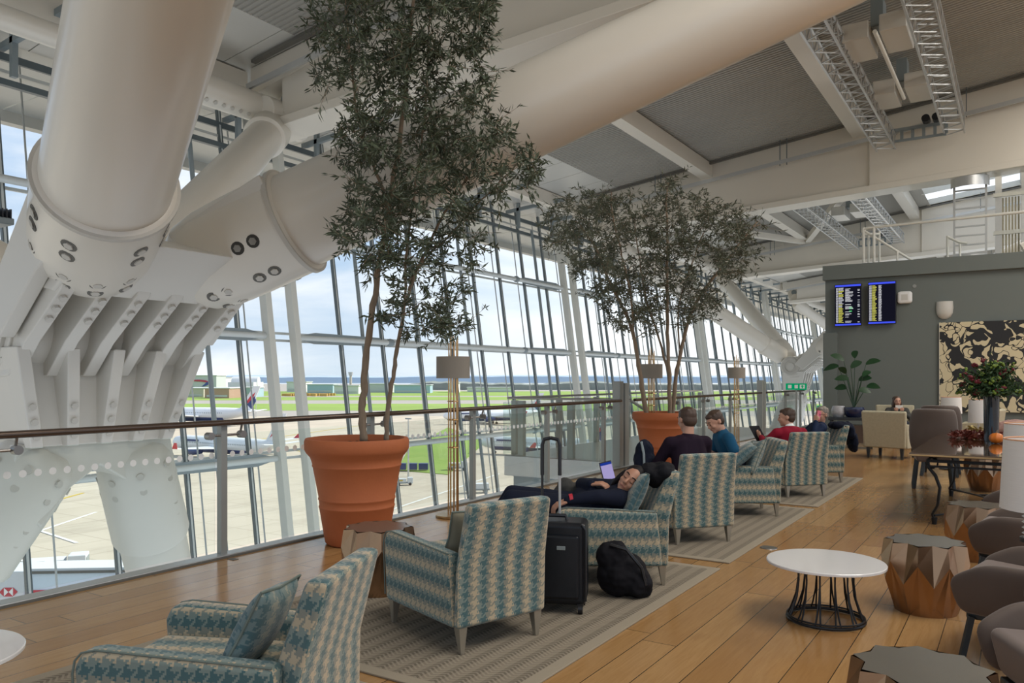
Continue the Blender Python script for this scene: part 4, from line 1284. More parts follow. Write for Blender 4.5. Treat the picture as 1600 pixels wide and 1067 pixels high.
# ================================================================ POTS WITH OLIVE TREES
def pot_parts(t, s=1.0):
    prof = [(.0, .0), (.265, .0), (.285, .02), (.30, .10), (.338, .33), (.342, .335), (.342, .345), (.337, .352), (.342, .40), (.348, .408), (.348, .418), (.343, .425),
            (.395, .70), (.402, .708), (.402, .718), (.398, .725), (.42, .79), (.455, .83), (.470, .86), (.472, .93), (.462, .955), (.43, .957), (.415, .93), (.40, .86), (.0, .86)]
    MB().lathe([(r * s, z * s) for r, z in prof], seg=64).build('pot', M['terracotta'], t, angle=50)
    b = MB(); rn = random.Random(4)
    b.lathe([(0, .88 * s), (.41 * s, .88 * s)], seg=32)
    for k in range(420):
        a = rn.uniform(0, 6.28); r = .39 * math.sqrt(rn.random()) * s
        b.box((r * math.cos(a), r * math.sin(a), .888 * s), (rn.uniform(.02, .05), rn.uniform(.01, .025), .01), (rn.uniform(-.5, .5), rn.uniform(-.5, .5), rn.uniform(0, 3)))
    b.build('bark_chips', M['soil'], t, smooth=False)
def inpoly(x, y, P):
    c = False; j = len(P) - 1
    for i in range(len(P)):
        if (P[i][1] > y) != (P[j][1] > y) and x < (P[j][0] - P[i][0]) * (y - P[i][1]) / (P[j][1] - P[i][1]) + P[i][0]: c = not c
        j = i
    return c
def leaf(bm, p, d, L, W_, rn):
    d = d.normalized()
    x = d.cross(Vector((rn.uniform(-1, 1), rn.uniform(-1, 1), rn.uniform(-1, 1))))
    if x.length < 1e-3: return
    x.normalize(); n = d.cross(x)
    a = bm.verts.new(p); m1 = bm.verts.new(p + d * L * .45 + x * W_ / 2 - n * W_ * .2); m2 = bm.verts.new(p + d * L * .45 - x * W_ / 2 - n * W_ * .2); e_ = bm.verts.new(p + d * L - n * L * .12)
    m = bm.verts.new(p + d * L * .5)
    bm.faces.new((a, m1, m)); bm.faces.new((m1, e_, m)); bm.faces.new((e_, m2, m)); bm.faces.new((m2, a, m))
def olive(name, label, px, pyb, D, stems, poly, ncl, depth, leafL, leafmat, seed, lpt=16, curl=1.0):
    rn = random.Random(seed)
    base = pt(px, pyb, D); base.z = 0
    t = thing(name, label, 'potted tree', base, 0, group='olive trees in terracotta pots')
    pot_parts(t)
    nodes = []                       # (position, radius)
    for (pl, r0, r1) in stems:
        pts = []
        for k, q in enumerate(pl):
            dd = q[2] if len(q) > 2 else 0
            p = pt(q[0], q[1], D + dd); pts.append(p - base)
        # smooth resample
        out = []
        for a in range(len(pts) - 1):
            p0 = pts[max(a - 1, 0)]; p1 = pts[a]; p2 = pts[a + 1]; p3 = pts[min(a + 2, len(pts) - 1)]
            for k in range(5):
                u = k / 5
                out.append(.5 * ((2 * p1) + (p2 - p0) * u + (2 * p0 - 5 * p1 + 4 * p2 - p3) * u * u + (3 * p1 - p0 - 3 * p2 + p3) * u ** 3))
        out.append(pts[-1])
        n = len(out); rad = [r0 + (r1 - r0) * k / (n - 1) for k in range(n)]
        rad = [r * (1 + .10 * math.sin(k * 2.3)) for k, r in enumerate(rad)]
        out = [p + Vector((rn.uniform(-1, 1), rn.uniform(-1, 1), 0)) * .008 for p in out]
        MB().tube(out, rad, 12).build('stem', M['bark'], t, angle=90)
        for p, r in zip(out, rad):
            if p.z > 1.45: nodes.append((p, r))
    xs = [p[0] for p in poly]; ys = [p[1] for p in poly]
    cl = []
    while len(cl) < ncl:
        x, y = rn.uniform(min(xs), max(xs)), rn.uniform(min(ys), max(ys))
        if not inpoly(x, y, poly): continue
        dd = max(-2.2 * depth, min(1.1 * depth, rn.gauss(-.25 * depth, depth)))
        cl.append(pt(x, y, D + dd - (.30 if D < 9 else 0) * min(1, max(0, (560 - y) / 260))) - base)
    cl.sort(key=lambda p: min((p - q[0]).length for q in nodes))
    br = MB(); lf = MB(); bm = lf.bm
    for p in cl:
        best = None; bs = 1e9
        for (q, r) in nodes:
            d = (p - q).length
            pen = d + max(0, (q.z - p.z) + .05) * 1.2
            if pen < bs and d > .05: bs = pen; best = (q, r)
        q, r = best
        d = p - q; L = d.length
        up = Vector((0, 0, L * .16))
        mid = q + d * .5 + up + Vector((rn.uniform(-1, 1), rn.uniform(-1, 1), rn.uniform(-.5, .5))) * L * .10
        tip = p + Vector((rn.uniform(-.04, .04), rn.uniform(-.04, .04), -.03))
        seg = [q, q * .45 + mid * .45 + p * .1, mid, mid * .5 + p * .5 + up * .1, tip]
        rr = min(r * .55, .006 + L * .006)
        br.tube(seg, [rr, rr * .8, rr * .65, rr * .5, rr * .3], 5, caps=False)
        for k, s_ in enumerate(seg[1:], 1): nodes.append((s_, rr * (.9 - .18 * k)))
        for k in range(lpt):
            u = 1 - (rn.random() ** 1.4) * .75
            i = min(int(u * 4), 3); f = u * 4 - i
            pp = seg[i].lerp(seg[i + 1], f)
            dirn = (seg[i + 1] - seg[i]).normalized() * .8 + Vector((rn.gauss(0, .7), rn.gauss(0, .7), rn.gauss(-.15, .6)))
            leaf(bm, pp + Vector((rn.gauss(0, .02), rn.gauss(0, .02), rn.gauss(0, .02))), dirn, leafL * rn.uniform(.6, 1.25), leafL * .21 * rn.uniform(.7, 1.3), rn)
        # side sprig
        for _ in range(2):
            s0 = seg[2].lerp(seg[4], rn.random()); s1 = s0 + Vector((rn.gauss(0, .07), rn.gauss(0, .07), rn.gauss(.0, .06))) * curl
            br.tube([s0, s1], [.0025, .0012], 4, caps=False)
            for k in range(int(lpt * .45)):
                pp = s0.lerp(s1, rn.uniform(.2, 1.05))
                leaf(bm, pp, (s1 - s0).normalized() + Vector((rn.gauss(0, .8), rn.gauss(0, .8), rn.gauss(-.1, .7))), leafL * rn.uniform(.6, 1.2), leafL * .21, rn)
    br.build('twigs', M['bark'], t, angle=90, fix=False)
    lf.build('foliage', leafmat, t, smooth=False, fix=False)
    return t
T1 = olive('potted_olive_tree', 'tall olive tree in the large terracotta pot left of the brass floor lamp', 558, 851, 7.2,
    [([(568, 690, 0), (566, 640, 0), (570, 590, .02), (578, 510, .05), (590, 430, .05), (601, 360, -.05), (610, 310, -.1), (622, 240, -.2), (633, 150, -.28), (641, 60, -.3), (648, -20, -.3), (652, -120, -.3)], .036, .012),
     ([(603, 690, .1), (606, 640, .1), (614, 590, .12), (622, 540, .15), (632, 480, .18), (648, 430, .2), (668, 385, .2), (690, 340, .1), (716, 300, 0), (748, 250, -.1)], .024, .008),
     ([(606, 330, 0), (592, 280, -.1), (570, 230, -.2), (556, 160, -.25), (546, 80, -.3), (540, 0, -.3)], .016, .006),
     ([(632, 480, .18), (634, 420, .1), (640, 350, .05), (652, 270, .0), (662, 190, -.2), (668, 100, -.25), (672, 0, -.25)], .014, .006),
     ([(640, 440, .2), (668, 400, .3), (700, 370, .2), (735, 330, .1), (775, 290, -.05), (810, 255, -.15)], .012, .005)],
    [(492, -160), (760, -160), (775, 10), (762, 60), (782, 75), (758, 110), (770, 135), (800, 190), (836, 215), (848, 265), (838, 290), (795, 312), (745, 345), (765, 400), (742, 418), (735, 520), (712, 545), (690, 520), (628, 520), (590, 500), (592, 430), (520, 370), (512, 340), (560, 300), (530, 240), (520, 205), (545, 165), (488, 130), (500, 95), (480, 30)],
    620, .36, .082, M['leaf'], 11, 20, 1.4)
# scattered lone sprigs give the crown its open lower edge
T2 = olive('potted_olive_tree', 'second, wide-crowned olive tree in a terracotta pot behind the seated men', 1034, 736, 12.7,
    [([(1012, 660, 0), (1005, 615, 0), (996, 560, 0), (986, 510, 0), (968, 470, 0), (948, 430, -.1), (932, 390, -.2), (905, 350, -.3)], .042, .012),
     ([(1046, 660, 0), (1046, 600, 0), (1043, 520, 0), (1042, 440, 0), (1043, 370, 0), (1041, 320, 0), (1044, 285, 0)], .036, .010),
     ([(1050, 660, .1), (1056, 590, .1), (1066, 540, .1), (1080, 490, .1), (1102, 450, .1), (1130, 415, .1), (1160, 375, .1), (1185, 345, .1)], .036, .010),
     ([(1046, 590, .1), (1030, 530, .3), (1010, 470, .4), (1000, 410, .4), (990, 340, .4)], .022, .008),
     ([(990, 530, 0), (985, 460, -.2), (972, 400, -.3), (958, 340, -.3), (955, 300, -.3)], .020, .008),
     ([(1064, 560, .1), (1060, 480, .3), (1085, 400, .4), (1110, 340, .4)], .016, .006)],
    [(842, 350), (862, 318), (885, 300), (905, 298), (928, 283), (945, 300), (985, 300), (1010, 318), (1030, 290), (1050, 272), (1062, 295), (1100, 305), (1135, 318), (1180, 330), (1205, 352), (1190, 370), (1195, 395), (1165, 415), (1160, 440), (1125, 450), (1120, 490), (1080, 505), (1010, 520), (960, 512), (935, 480), (902, 455), (895, 420), (882, 400), (860, 385)],
    600, .60, .100, M['leaf2'], 23, 15, 1.8)

# ================================================================ FLOOR LAMPS
def floor_lamp(px, py, D, label, first=None):
    p = pt(px, py, D); p.z = 0
    if first: return copy_tree(first, None, p, 0, label)
    t = thing('floor_lamp', label, 'floor lamp', p, 0, group='brass floor lamps')
    MB().lathe([(0, 0), (.185, 0), (.19, .006), (.19, .02), (.185, .026), (0, .026)], seg=48).build('base', M['gold'], t, bevel=0)
    rn = random.Random(3)
    for k in range(9):
        a = 2 * PI * k / 9; r = .055
        MB().cyl((r * math.cos(a), r * math.sin(a), .026), (r * .9 * math.cos(a), r * .9 * math.sin(a), 1.93 + rn.uniform(-.06, .10)), .0075, .006, 8).build('rod', M['brass_rod'], t)
    for z in (.75, 1.05, 1.25):
        MB().tube([(.058 * math.cos(2 * PI * k / 20), .058 * math.sin(2 * PI * k / 20), z) for k in range(20)], .006, 6, closed=True).build('ring', M['gold'], t)
    MB().lathe([(.178, 1.50), (.182, 1.50), (.182, 1.735), (.178, 1.735)], seg=48, close=True).build('shade', M['shade'], t)
    MB().lathe([(.0, 1.52), (.176, 1.52)], seg=32).build('diffuser', M['shade'], t)
    MB().ball((0, 0, 1.62), .035).build('bulb', M['warm_glow'], t)
    return t
L1 = floor_lamp(708, 806, 8.55, 'brass rod floor lamp with taupe drum shade right of the first olive tree')
floor_lamp(1018, 731, 13.07, 'brass rod floor lamp half hidden behind the second olive stems', L1)
floor_lamp(1151, 700, 17.0, 'farthest brass rod floor lamp near the balustrade gate', L1)

# ================================================================ LOW TABLES
def low_table(loc, label, first=None, r=.35):
    if first: return copy_tree(first, None, loc, 0, label)
    t = thing('coffee_table', label, 'coffee table', loc, 0, group='round wire-base coffee tables')
    MB().lathe([(0, .345), (r - .02, .345), (r, .352), (r, .364), (r - .004, .368), (0, .368)], seg=72).build('tabletop', M['white_top'], t, angle=40)
    for (rr, z, th) in ((.225, .012, .010), (.225, .030, .006), (.165, .338, .008)):
        MB().tube([(rr * math.cos(2 * PI * k / 48), rr * math.sin(2 * PI * k / 48), z) for k in range(48)], th, 8, closed=True).build('ring', M['wire'], t)
    for k in range(12):
        a0 = 2 * PI * k / 12
        for s in (-1, 1):
            q = [(.165, .338, .0), (.163, .25, .0), (.175, .15, .02), (.205, .06, .05), (.225, .015, .07)]
            MB().tube([(rr * math.cos(a0 + s * da), rr * math.sin(a0 + s * da), z) for rr, z, da in q], .0055, 6).build('wire', M['wire'], t)
    return t
CT = low_table((-1.02, 5.16, 0), 'round white coffee table on flared black wires standing alone on the boards')
ct2 = low_table((-3.72, 1.38, .012), 'white coffee table, only its rim visible at the left picture edge', CT)
ct3 = low_table((-3.02, 4.41, .012), 'pale coffee table mostly hidden behind the empty armchair', CT); ct3.scale = (.8, .8, 1)
ct4 = low_table((-3.66, 7.80, .012), 'white coffee table under the open laptop', CT)

# ================================================================ FACETED STOOLS
def stool(loc, rz, label, first=None, top=None):
    if first: return copy_tree(first, None, loc, rz, label)
    t = thing('drum_stool', label, 'stool', loc, rz, group='faceted bronze drum stools')
    N = 9
    def ring(b, r, z, off=0.0, n=N): return [b.bm.verts.new((r * math.cos(2 * PI * (k + off) / n), r * math.sin(2 * PI * (k + off) / n), z)) for k in range(n)]
    b = MB()
    bot = ring(b, .185, 0); bo2 = ring(b, .185, 0, .5)
    lo = ring(b, .250, .20); up = ring(b, .262, .33, .5)
    t1 = ring(b, .20, .455); t2 = ring(b, .245, .445, .5)
    f = b.bm.faces.new
    for k in range(N):
        l = (k + 1) % N
        f((bot[k], bo2[k], up[k])); f((bo2[k], bot[l], up[k]))
        f((bot[k], up[k], lo[k])) ; f((up[k], bot[l], lo[l]))
        f((lo[k], up[k], t1[k])) if False else None
        f((lo[k], up[k], t2[k], t1[k])); f((up[k], lo[l], t1[l], t2[k]))
    f([v for k in range(N) for v in (bot[k], bo2[k])][::-1])
    b.build('body', M['bronze_st'], t, smooth=False)
    b = MB()
    vs = [b.bm.verts.new((r * math.cos(2 * PI * (k / 2) / N), r * math.sin(2 * PI * (k / 2) / N), .452)) for k in range(2 * N) for r in [(.196, .238)[k % 2]]]
    b.bm.faces.new(vs)
    b.build('top', M['bronze_top'], t, smooth=False, fix=False)
    return t
M['bronze_st'] = plain('aged_bronze', (.36, .22, .13), .26, .9, var=.25, scale=3)
M['bronze_top'] = plain('pewter_top', (.32, .30, .26), .25, .8, var=.1)
ST = stool((-.52, 5.73, 0), .1, 'faceted bronze drum stool right of the white coffee table')
stool((-3.78, 4.12, .012), .3, 'faceted bronze drum stool in front of the large terracotta pot', ST)
stool((-.30, 7.60, 0), .5, 'faceted bronze drum stool between the taupe tub chairs', ST)
stool((-.30, 3.22, 0), .0, 'faceted bronze drum stool at the bottom right picture edge', ST)
stool((-.40, 12.3, 0), .2, 'faceted bronze drum stool under the far end of the iron table', ST)

# ================================================================ SUITCASE AND BAGS
p = ground(880, 955)
sc = thing('suitcase', 'upright black wheeled suitcase with raised handle beside the empty armchair', 'suitcase', (-2.53, 4.44, .012), PHI - R(10))
MB().span((-.20, -.13, .055), (.20, .13, .575)).build('shell', M['black_case'], sc, bevel=.035, seg=4)
MB().span((-.155, -.155, .10), (.16, -.12, .50)).build('front_pocket', M['black_case'], sc, bevel=.03, seg=4)
MB().span((.02, -.160, .41), (.075, -.153, .435)).build('logo_plate', M['transom'], sc, smooth=False, bevel=.003)
for s in (-1, 1): MB().tube([(s * .20, -.135, .09), (s * .20, -.135, .535), (s * .175, -.135, .57)], .008, 8).build('corner_piping', M['black_plastic'], sc)
MB().tube([(-.07, 0, .565), (-.06, 0, .60), (.06, 0, .60), (.07, 0, .565)], .013, 8).build('carry_handle', M['black_plastic'], sc)
for s in (-1, 1):
    MB().cyl((s * .058 - .045, .08, .55), (s * .058 - .045, .08, 1.03), .009, .009, 8).build('handle_tube', M['alu'] if s > 0 else M['black_plastic'], sc)
    MB().tube([(s * .058 - .045, .08, .85), (s * .058 - .045, .08, 1.05), (s * .046 - .045, .08, 1.085), (-.045, .08, 1.095)], .013, 10).build('grip', M['black_plastic'], sc)
for (x, y) in ((-.165, -.10), (.165, -.10), (-.165, .10), (.165, .10)):
    MB().tube([(x - .014, y, .032), (x + .014, y, .032)], .032, 14).box((x, y, .06), (.035, .04, .03)).build('wheel', M['black_plastic'], sc)
def blob(name, mat, elems, parent=None, voxel=.010, smooth=6, world=None, folds=.045):
    b = MB()
    for e_ in elems:
        if e_[0] == 'c': b.capsule(e_[1], e_[2], e_[3], e_[4])
        else: b.ball(e_[1], e_[2], e_[3] if len(e_) > 3 else None)
    o = b.build(name, mat, parent, angle=180)
    m = o.modifiers.new('remesh', 'REMESH'); m.mode = 'VOXEL'; m.voxel_size = voxel; m.use_smooth_shade = True
    s_ = o.modifiers.new('smooth', 'SMOOTH'); s_.iterations = smooth; s_.factor = .5
    if 'folds' not in bpy.data.textures:
        x_ = bpy.data.textures.new('folds', 'CLOUDS'); x_.noise_scale = .09; x_.noise_depth = 2
    q_ = o.modifiers.new('folds', 'DISPLACE'); q_.texture = bpy.data.textures['folds']; q_.strength = folds; q_.mid_level = .5; q_.texture_coords = 'LOCAL'
    return o
t = thing('backpack', 'soft black backpack slumped on the rug behind the suitcase', 'backpack', (-2.30, 4.93, .012), PHI)
blob('bag_body', M['black_cloth'], [('e', (0, 0, .15), (.17, .12, .16)), ('e', (-.05, 0, .26), (.12, .10, .12)), ('e', (.10, -.03, .10), (.11, .10, .11)), ('e', (.15, -.02, .07), (.06, .06, .075))], t)
MB().tube([(-.08, -.06, .36), (.02, -.11, .34), (.12, -.12, .22), (.15, -.11, .10)], .013, 6).build('strap', M['black_plastic'], t)
t = thing('folded_coat', 'rumpled charcoal coat over the far arm of the sleeper\'s armchair', 'coat', inch(2, (.20, -.27, .57)), AN[2][1])
blob('cloth', M['grey_cloth'], [('e', (.0, 0, .03), (.13, .09, .07)), ('e', (.12, .01, .05), (.07, .08, .09)), ('e', (-.1, .0, .05), (.08, .08, .08)), ('e', (.17, .0, -.03), (.05, .09, .10)), ('c', (-.1, -.06, .0), (.15, -.08, -.06), .05, .05)], t)
t = thing('backpack', 'dark backpack standing beyond the man in the dark jumper', 'backpack', inch(3, (.30, .26, .565)), AN[3][1])
blob('bag_body', M['navy'], [('e', (0, 0, .12), (.10, .11, .14)), ('e', (0, 0, .22), (.08, .09, .10))], t)
MB().tube([(-.10, .05, .05), (-.10, .055, .2), (-.04, .05, .31)], .012, 6).build('strap', M['transom'], t)
# laptop
lp = Vector((-3.66, 7.80, .369))
t = thing('laptop', 'open laptop with pale purple screen on the coffee table behind the sleeper', 'laptop', lp, R(93))
MB().span((-.16, -.11, 0), (.16, .11, .012)).build('keyboard_base', M['transom'], t, smooth=False, bevel=.004)
tilt = Matrix.Translation((0, .11, .01)) @ Matrix.Rotation(R(-16), 4, 'X')
MB().box((0, 0, .11), (.32, .008, .215), M=tilt).build('lid', M['black_plastic'], t, smooth=False, bevel=.003)
MB().box((0, -.0050, .098), (.30, .002, .16), M=tilt).build('screen', emis('screen_lilac', (.30, .26, .48), 1), t, smooth=False)
MB().box((0, -.0050, .192), (.30, .002, .028), M=tilt).build('screen_band', emis('screen_navy', (.01, .03, .22), 1), t, smooth=False)
o = MB().lathe([(0, 0), (.075, 0), (.072, .006), (0, .007)], seg=28).build('floor_socket', M['rail_steel']); o.location = tuple(ground(1201, 856)); tag(o, 'round metal floor socket cover in the boards near the second rug', 'floor socket')
o = MB().span((-.04, -.025, 0), (.04, .025, .004)).build('floor_socket', M['seam']); o.location = tuple(ground(364, 874)); tag(o, 'small dark floor plate by the first balustrade post', 'floor socket')

# ================================================================ RIGHT-HAND FURNITURE
def shellchair(name, label, loc, rz, armh=.55, backh=.72, group=None, width=.66, first=None):
    if first: return copy_tree(first, None, loc, rz, label)
    t = thing(name, label, 'tub chair', loc, rz, group=group)
    # wrap-round shell: +X front
    b = MB(); bm = b.bm; N = 32
    def prof(u):            # u -1..1 from one arm tip round the back to the other
        a = u * R(118)
        rx, ry = .30, width / 2
        x = -rx * math.cos(a); y = ry * math.sin(a)
        if abs(u) > .72: x += (abs(u) - .72) * .62
        h = backh - (backh - armh) * min(1, abs(u) / .62) ** 1.4
        if abs(u) > .86: h -= (abs(u) - .86) / .14 * .10
        return x, y, h
    cols = []
    for k in range(N + 1):
        u = 2 * k / N - 1
        x, y, h = prof(u)
        n = Vector((x, y, 0)).normalized(); th = .075
        fl = .045
        o_ = [(x + n.x * .0, y + n.y * .0, .255), (x + n.x * (.02), y + n.y * .02, .36), (x + n.x * fl, y + n.y * fl, h - .05), (x + n.x * (fl - .01), y + n.y * (fl - .01), h - .012), (x + n.x * (fl - .04), y + n.y * (fl - .04), h),
              (x + n.x * (fl - th + .01), y + n.y * (fl - th + .01), h - .015), (x + n.x * (fl - th), y + n.y * (fl - th), h - .05), (x - n.x * .075, y - n.y * .075, .36), (x - n.x * .085, y - n.y * .085, .255)]
        cols.append([bm.verts.new(p) for p in o_])
    for p, q in zip(cols, cols[1:]):
        for i in range(len(p)):
            j = (i + 1) % len(p)
            bm.faces.new((p[i], q[i], q[j], p[j]))
    bm.faces.new(cols[0]); bm.faces.new(cols[-1][::-1])
    o = b.build('shell', M['taupe'], t, angle=80)
    s_ = o.modifiers.new('s', 'SUBSURF'); s_.levels = 1; s_.render_levels = 2
    b = MB().hexa([(-.24, -.20, .25), (.26, -.26, .25), (.26, .26, .25), (-.24, .20, .25)], [(-.25, -.22, .44), (.31, -.27, .46), (.31, .27, .46), (-.25, .22, .44)])
    b.build('seat', M['taupe_in'], t, bevel=.05, seg=5)
    MB().span((-.24, -.22, .215), (.27, .22, .26)).build('seat_frame', M['dark_leg'], t, smooth=False, bevel=.01)
    for (x, y) in ((-.22, -.21), (-.22, .21), (.24, -.23), (.24, .23)):
        s1 = 1 if x > 0 else -1; s2 = 1 if y > 0 else -1
        MB().bar((x, y, .235), (x + s1 * .04, y + s2 * .03, 0.0), .03, .03).build('leg', M['dark_leg'], t, smooth=False, bevel=.004)
    return t
TC = shellchair('tub_chair', 'taupe velvet tub chair with dark splayed legs just right of the nearest full drum stool', (.06, 5.02, 0), R(168), group='taupe velvet tub chairs')
shellchair('tub_chair', 'taupe velvet tub chair at the lower right corner, nearest the camera', (.26, 3.78, 0), R(205), first=TC)
shellchair('tub_chair', 'taupe velvet tub chair behind the first one, beside the second lamp', (.04, 6.72, 0), R(172), first=TC)
shellchair('tub_chair', 'small-looking taupe tub chair under the iron table end, farthest of the row', (.10, 8.35, 0), R(165), first=TC)
# high-back dining chairs
def highback(loc, rz, label, first=None):
    if first: return copy_tree(first, None, loc, rz, label)
    t = thing('dining_chair', label, 'dining chair', loc, rz, group='high-backed taupe dining chairs')
    b = MB(); bm = b.bm
    rows = []
    for (z, w_, x, th) in ((.40, .22, -.20, .05), (.50, .27, -.235, .06), (.62, .305, -.25, .065), (.80, .315, -.27, .065), (.95, .30, -.29, .06), (1.06, .275, -.305, .055), (1.09, .24, -.308, .04)):
        ring = []
        M_ = 10
        for k in range(M_ + 1):
            u = 2 * k / M_ - 1
            ring.append(bm.verts.new((x + .16 * u * u * (1 if z > .45 else .6), u * w_, z)))
        for k in range(M_, -1, -1):
            u = 2 * k / M_ - 1
            ring.append(bm.verts.new((x + th + .16 * u * u * (1 if z > .45 else .6), u * (w_ - .02), z)))
        rows.append(ring)
    for p, q in zip(rows, rows[1:]):
        for k in range(len(p)):
            l = (k + 1) % len(p); bm.faces.new((p[k], p[l], q[l], q[k]))
    bm.faces.new(rows[0][::-1]); bm.faces.new(rows[-1])
    o = b.build('backrest', M['taupe'], t, angle=70); s_ = o.modifiers.new('s', 'SUBSURF'); s_.levels = 1; s_.render_levels = 1
    MB().hexa([(-.20, -.20, .36), (.26, -.23, .36), (.26, .23, .36), (-.20, .20, .36)], [(-.22, -.22, .47), (.28, -.25, .48), (.28, .25, .48), (-.22, .22, .47)]).build('seat', M['taupe_in'], t, bevel=.03, seg=3)
    for (x, y) in ((-.2, -.2), (-.2, .2), (.22, -.2), (.22, .2)):
        MB().bar((x, y, .37), (x * 1.25, y * 1.2, 0), .035, .035).build('leg', M['dark_leg'], t, smooth=False)
    return t
HB = highback((-1.02, 12.25, 0), R(97), 'high-backed taupe dining chair with its back to the camera at the table end')
highback((-1.05, 13.85, 0), R(90), 'second high-backed dining chair, only its top showing over the first', HB)
# cream chairs near the charcoal wall
def creamchair(loc, rz, label, first=None, w_=.78):
    if first: return copy_tree(first, None, loc, rz, label)
    t = thing('lounge_chair', label, 'lounge chair', loc, rz, group='cream upholstered lounge chairs')
    MB().hexa([(-.34, -.37, .20), (-.22, -.37, .20), (-.22, .37, .20), (-.34, .37, .20)], [(-.42, -.40, .88), (-.33, -.40, .90), (-.33, .40, .90), (-.42, .40, .88)]).build('backrest', M['cream_fab'], t, bevel=.03, seg=3)
    MB().span((-.25, -.37, .20), (.36, .37, .46)).build('seat', M['cream_fab'], t, bevel=.03, seg=3)
    for s in (-1, 1): MB().hexa([(-.3, s * .30, .2), (.36, s * .30, .2), (.36, s * .40, .2), (-.3, s * .40, .2)], [(-.34, s * .30, .66), (.34, s * .30, .6), (.34, s * .40, .6), (-.34, s * .40, .66)]).build('arm', M['cream_fab'], t, bevel=.02, seg=3)
    for (x, y) in ((-.3, -.3), (-.3, .3), (.3, -.3), (.3, .3)): MB().hexa([(x - .02, y - .02, 0), (x + .02, y - .02, 0), (x + .02, y + .02, 0), (x - .02, y + .02, 0)], [(x - .03, y - .03, .2), (x + .03, y - .03, .2), (x + .03, y + .03, .2), (x - .03, y + .03, .2)]).build('leg', M['dark_leg'], t, smooth=False)
    return t
cp = pt(1392, 716, 14.9)
CC = creamchair((cp.x, cp.y, 0), R(78), 'cream lounge chair seen from behind, in front of the tall leafy plant')
cp2 = pt(1402, 690, 17.6)
creamchair((cp2.x, cp2.y, 0), R(-75), 'cream lounge chair facing the camera that holds the person with raised phone', CC)
cp3 = pt(1528, 690, 15.8)
creamchair((cp3.x, cp3.y, 0), R(170), 'cream lounge chair partly hidden behind the white table lamps', CC)
# sideboard table under the plant
sp = pt(1330, 700, 17.0)
t = thing('console_table', 'dark low console table below the potted leafy plant at the wall', 'console table', (sp.x, sp.y, 0), R(8))
MB().span((-.45, -.25, .60), (.45, .25, .66)).build('tabletop', M['dark_leg'], t, smooth=False, bevel=.006)
for x in (-.42, .36): MB().span((x, -.22, 0), (x + .06, .22, .60)).build('side', M['dark_leg'], t, smooth=False)
MB().span((-.40, -.18, .12), (.40, .2, .5)).build('drawer_box', M['bronze_rail'], t, smooth=False)
pl = thing('potted_plant', 'tall broad-leaved plant in a navy and white pot against the charcoal wall', 'potted plant', (sp.x + .05, sp.y + .02, .66), 0)
MB().lathe([(0, 0), (.14, 0), (.19, .06), (.22, .16), (.21, .22), (.18, .22), (0, .20)], seg=32).build('pot', plain('navy_glaze', (.012, .018, .06), .2, coat=.4), pl)
MB().lathe([(0, 0), (.09, 0), (.14, .07), (.15, .15), (.12, .24), (.10, .24), (0, .22)], c=(-.30, -.05, 0), seg=24).build('white_jar', plain('patterned_white_jar', (.42, .42, .44), .3, var=.6, scale=14), pl)
M['bigleaf'] = plain('dark_glossy_leaf', (.014, .05, .018), .35, var=.4, scale=3)
def bigleaf(b, base, d, L, W_, droop=.3, nrm=(0, 0, 1)):
    d = d.normalized(); x = d.cross(Vector(nrm)).normalized(); rows = []
    for k in range(7):
        u = k / 6; w_ = W_ * math.sin(PI * min(1, u * .92 + .08)) ** .8 / 2
        c = base + d * L * u - Vector((0, 0, droop * L * u * u))
        rows.append([b.bm.verts.new(c + x * w_ + Vector((0, 0, w_ * .3))), b.bm.verts.new(c), b.bm.verts.new(c - x * w_ + Vector((0, 0, w_ * .3)))])
    for p, q in zip(rows, rows[1:]):
        for i in range(2): b.bm.faces.new((p[i], p[i + 1], q[i + 1], q[i]))
rn = random.Random(9)
for (dx, dz, az, el_, L) in ((-.25, 1.25, 190, 35, .42), (-.38, 1.10, 170, -5, .40), (-.05, 1.05, 20, 40, .36), (.28, 1.15, 10, 25, .40), (-.1, .75, 200, 10, .36), (.12, .72, 340, 20, .36), (.30, .55, 350, 5, .34), (.15, .45, 30, 0, .30), (-.18, .50, 180, 10, .32), (.02, 1.32, 100, 50, .3), (.25, .82, 60, 30, .3), (-.2, .9, 250, 30, .32)):
    tip = Vector((dx * .8, rn.uniform(-.15, .15), dz * .80 + .22))
    s_ = MB().tube([(0, 0, .2), (dx * .35, 0, .2 + dz * .35), tuple(tip)], [.011, .009, .006], 6).build('stalk', M['bigleaf'], pl)
    b = MB(); bigleaf(b, tip, Vector((math.cos(R(az)) * math.cos(R(el_)), math.sin(R(az)) * .4, math.sin(R(el_)))), L * .82, .15, .2, (.4 * math.sin(az), -.85, .45))
    b.build('leaf', M['bigleaf'], pl, angle=80, fix=False)
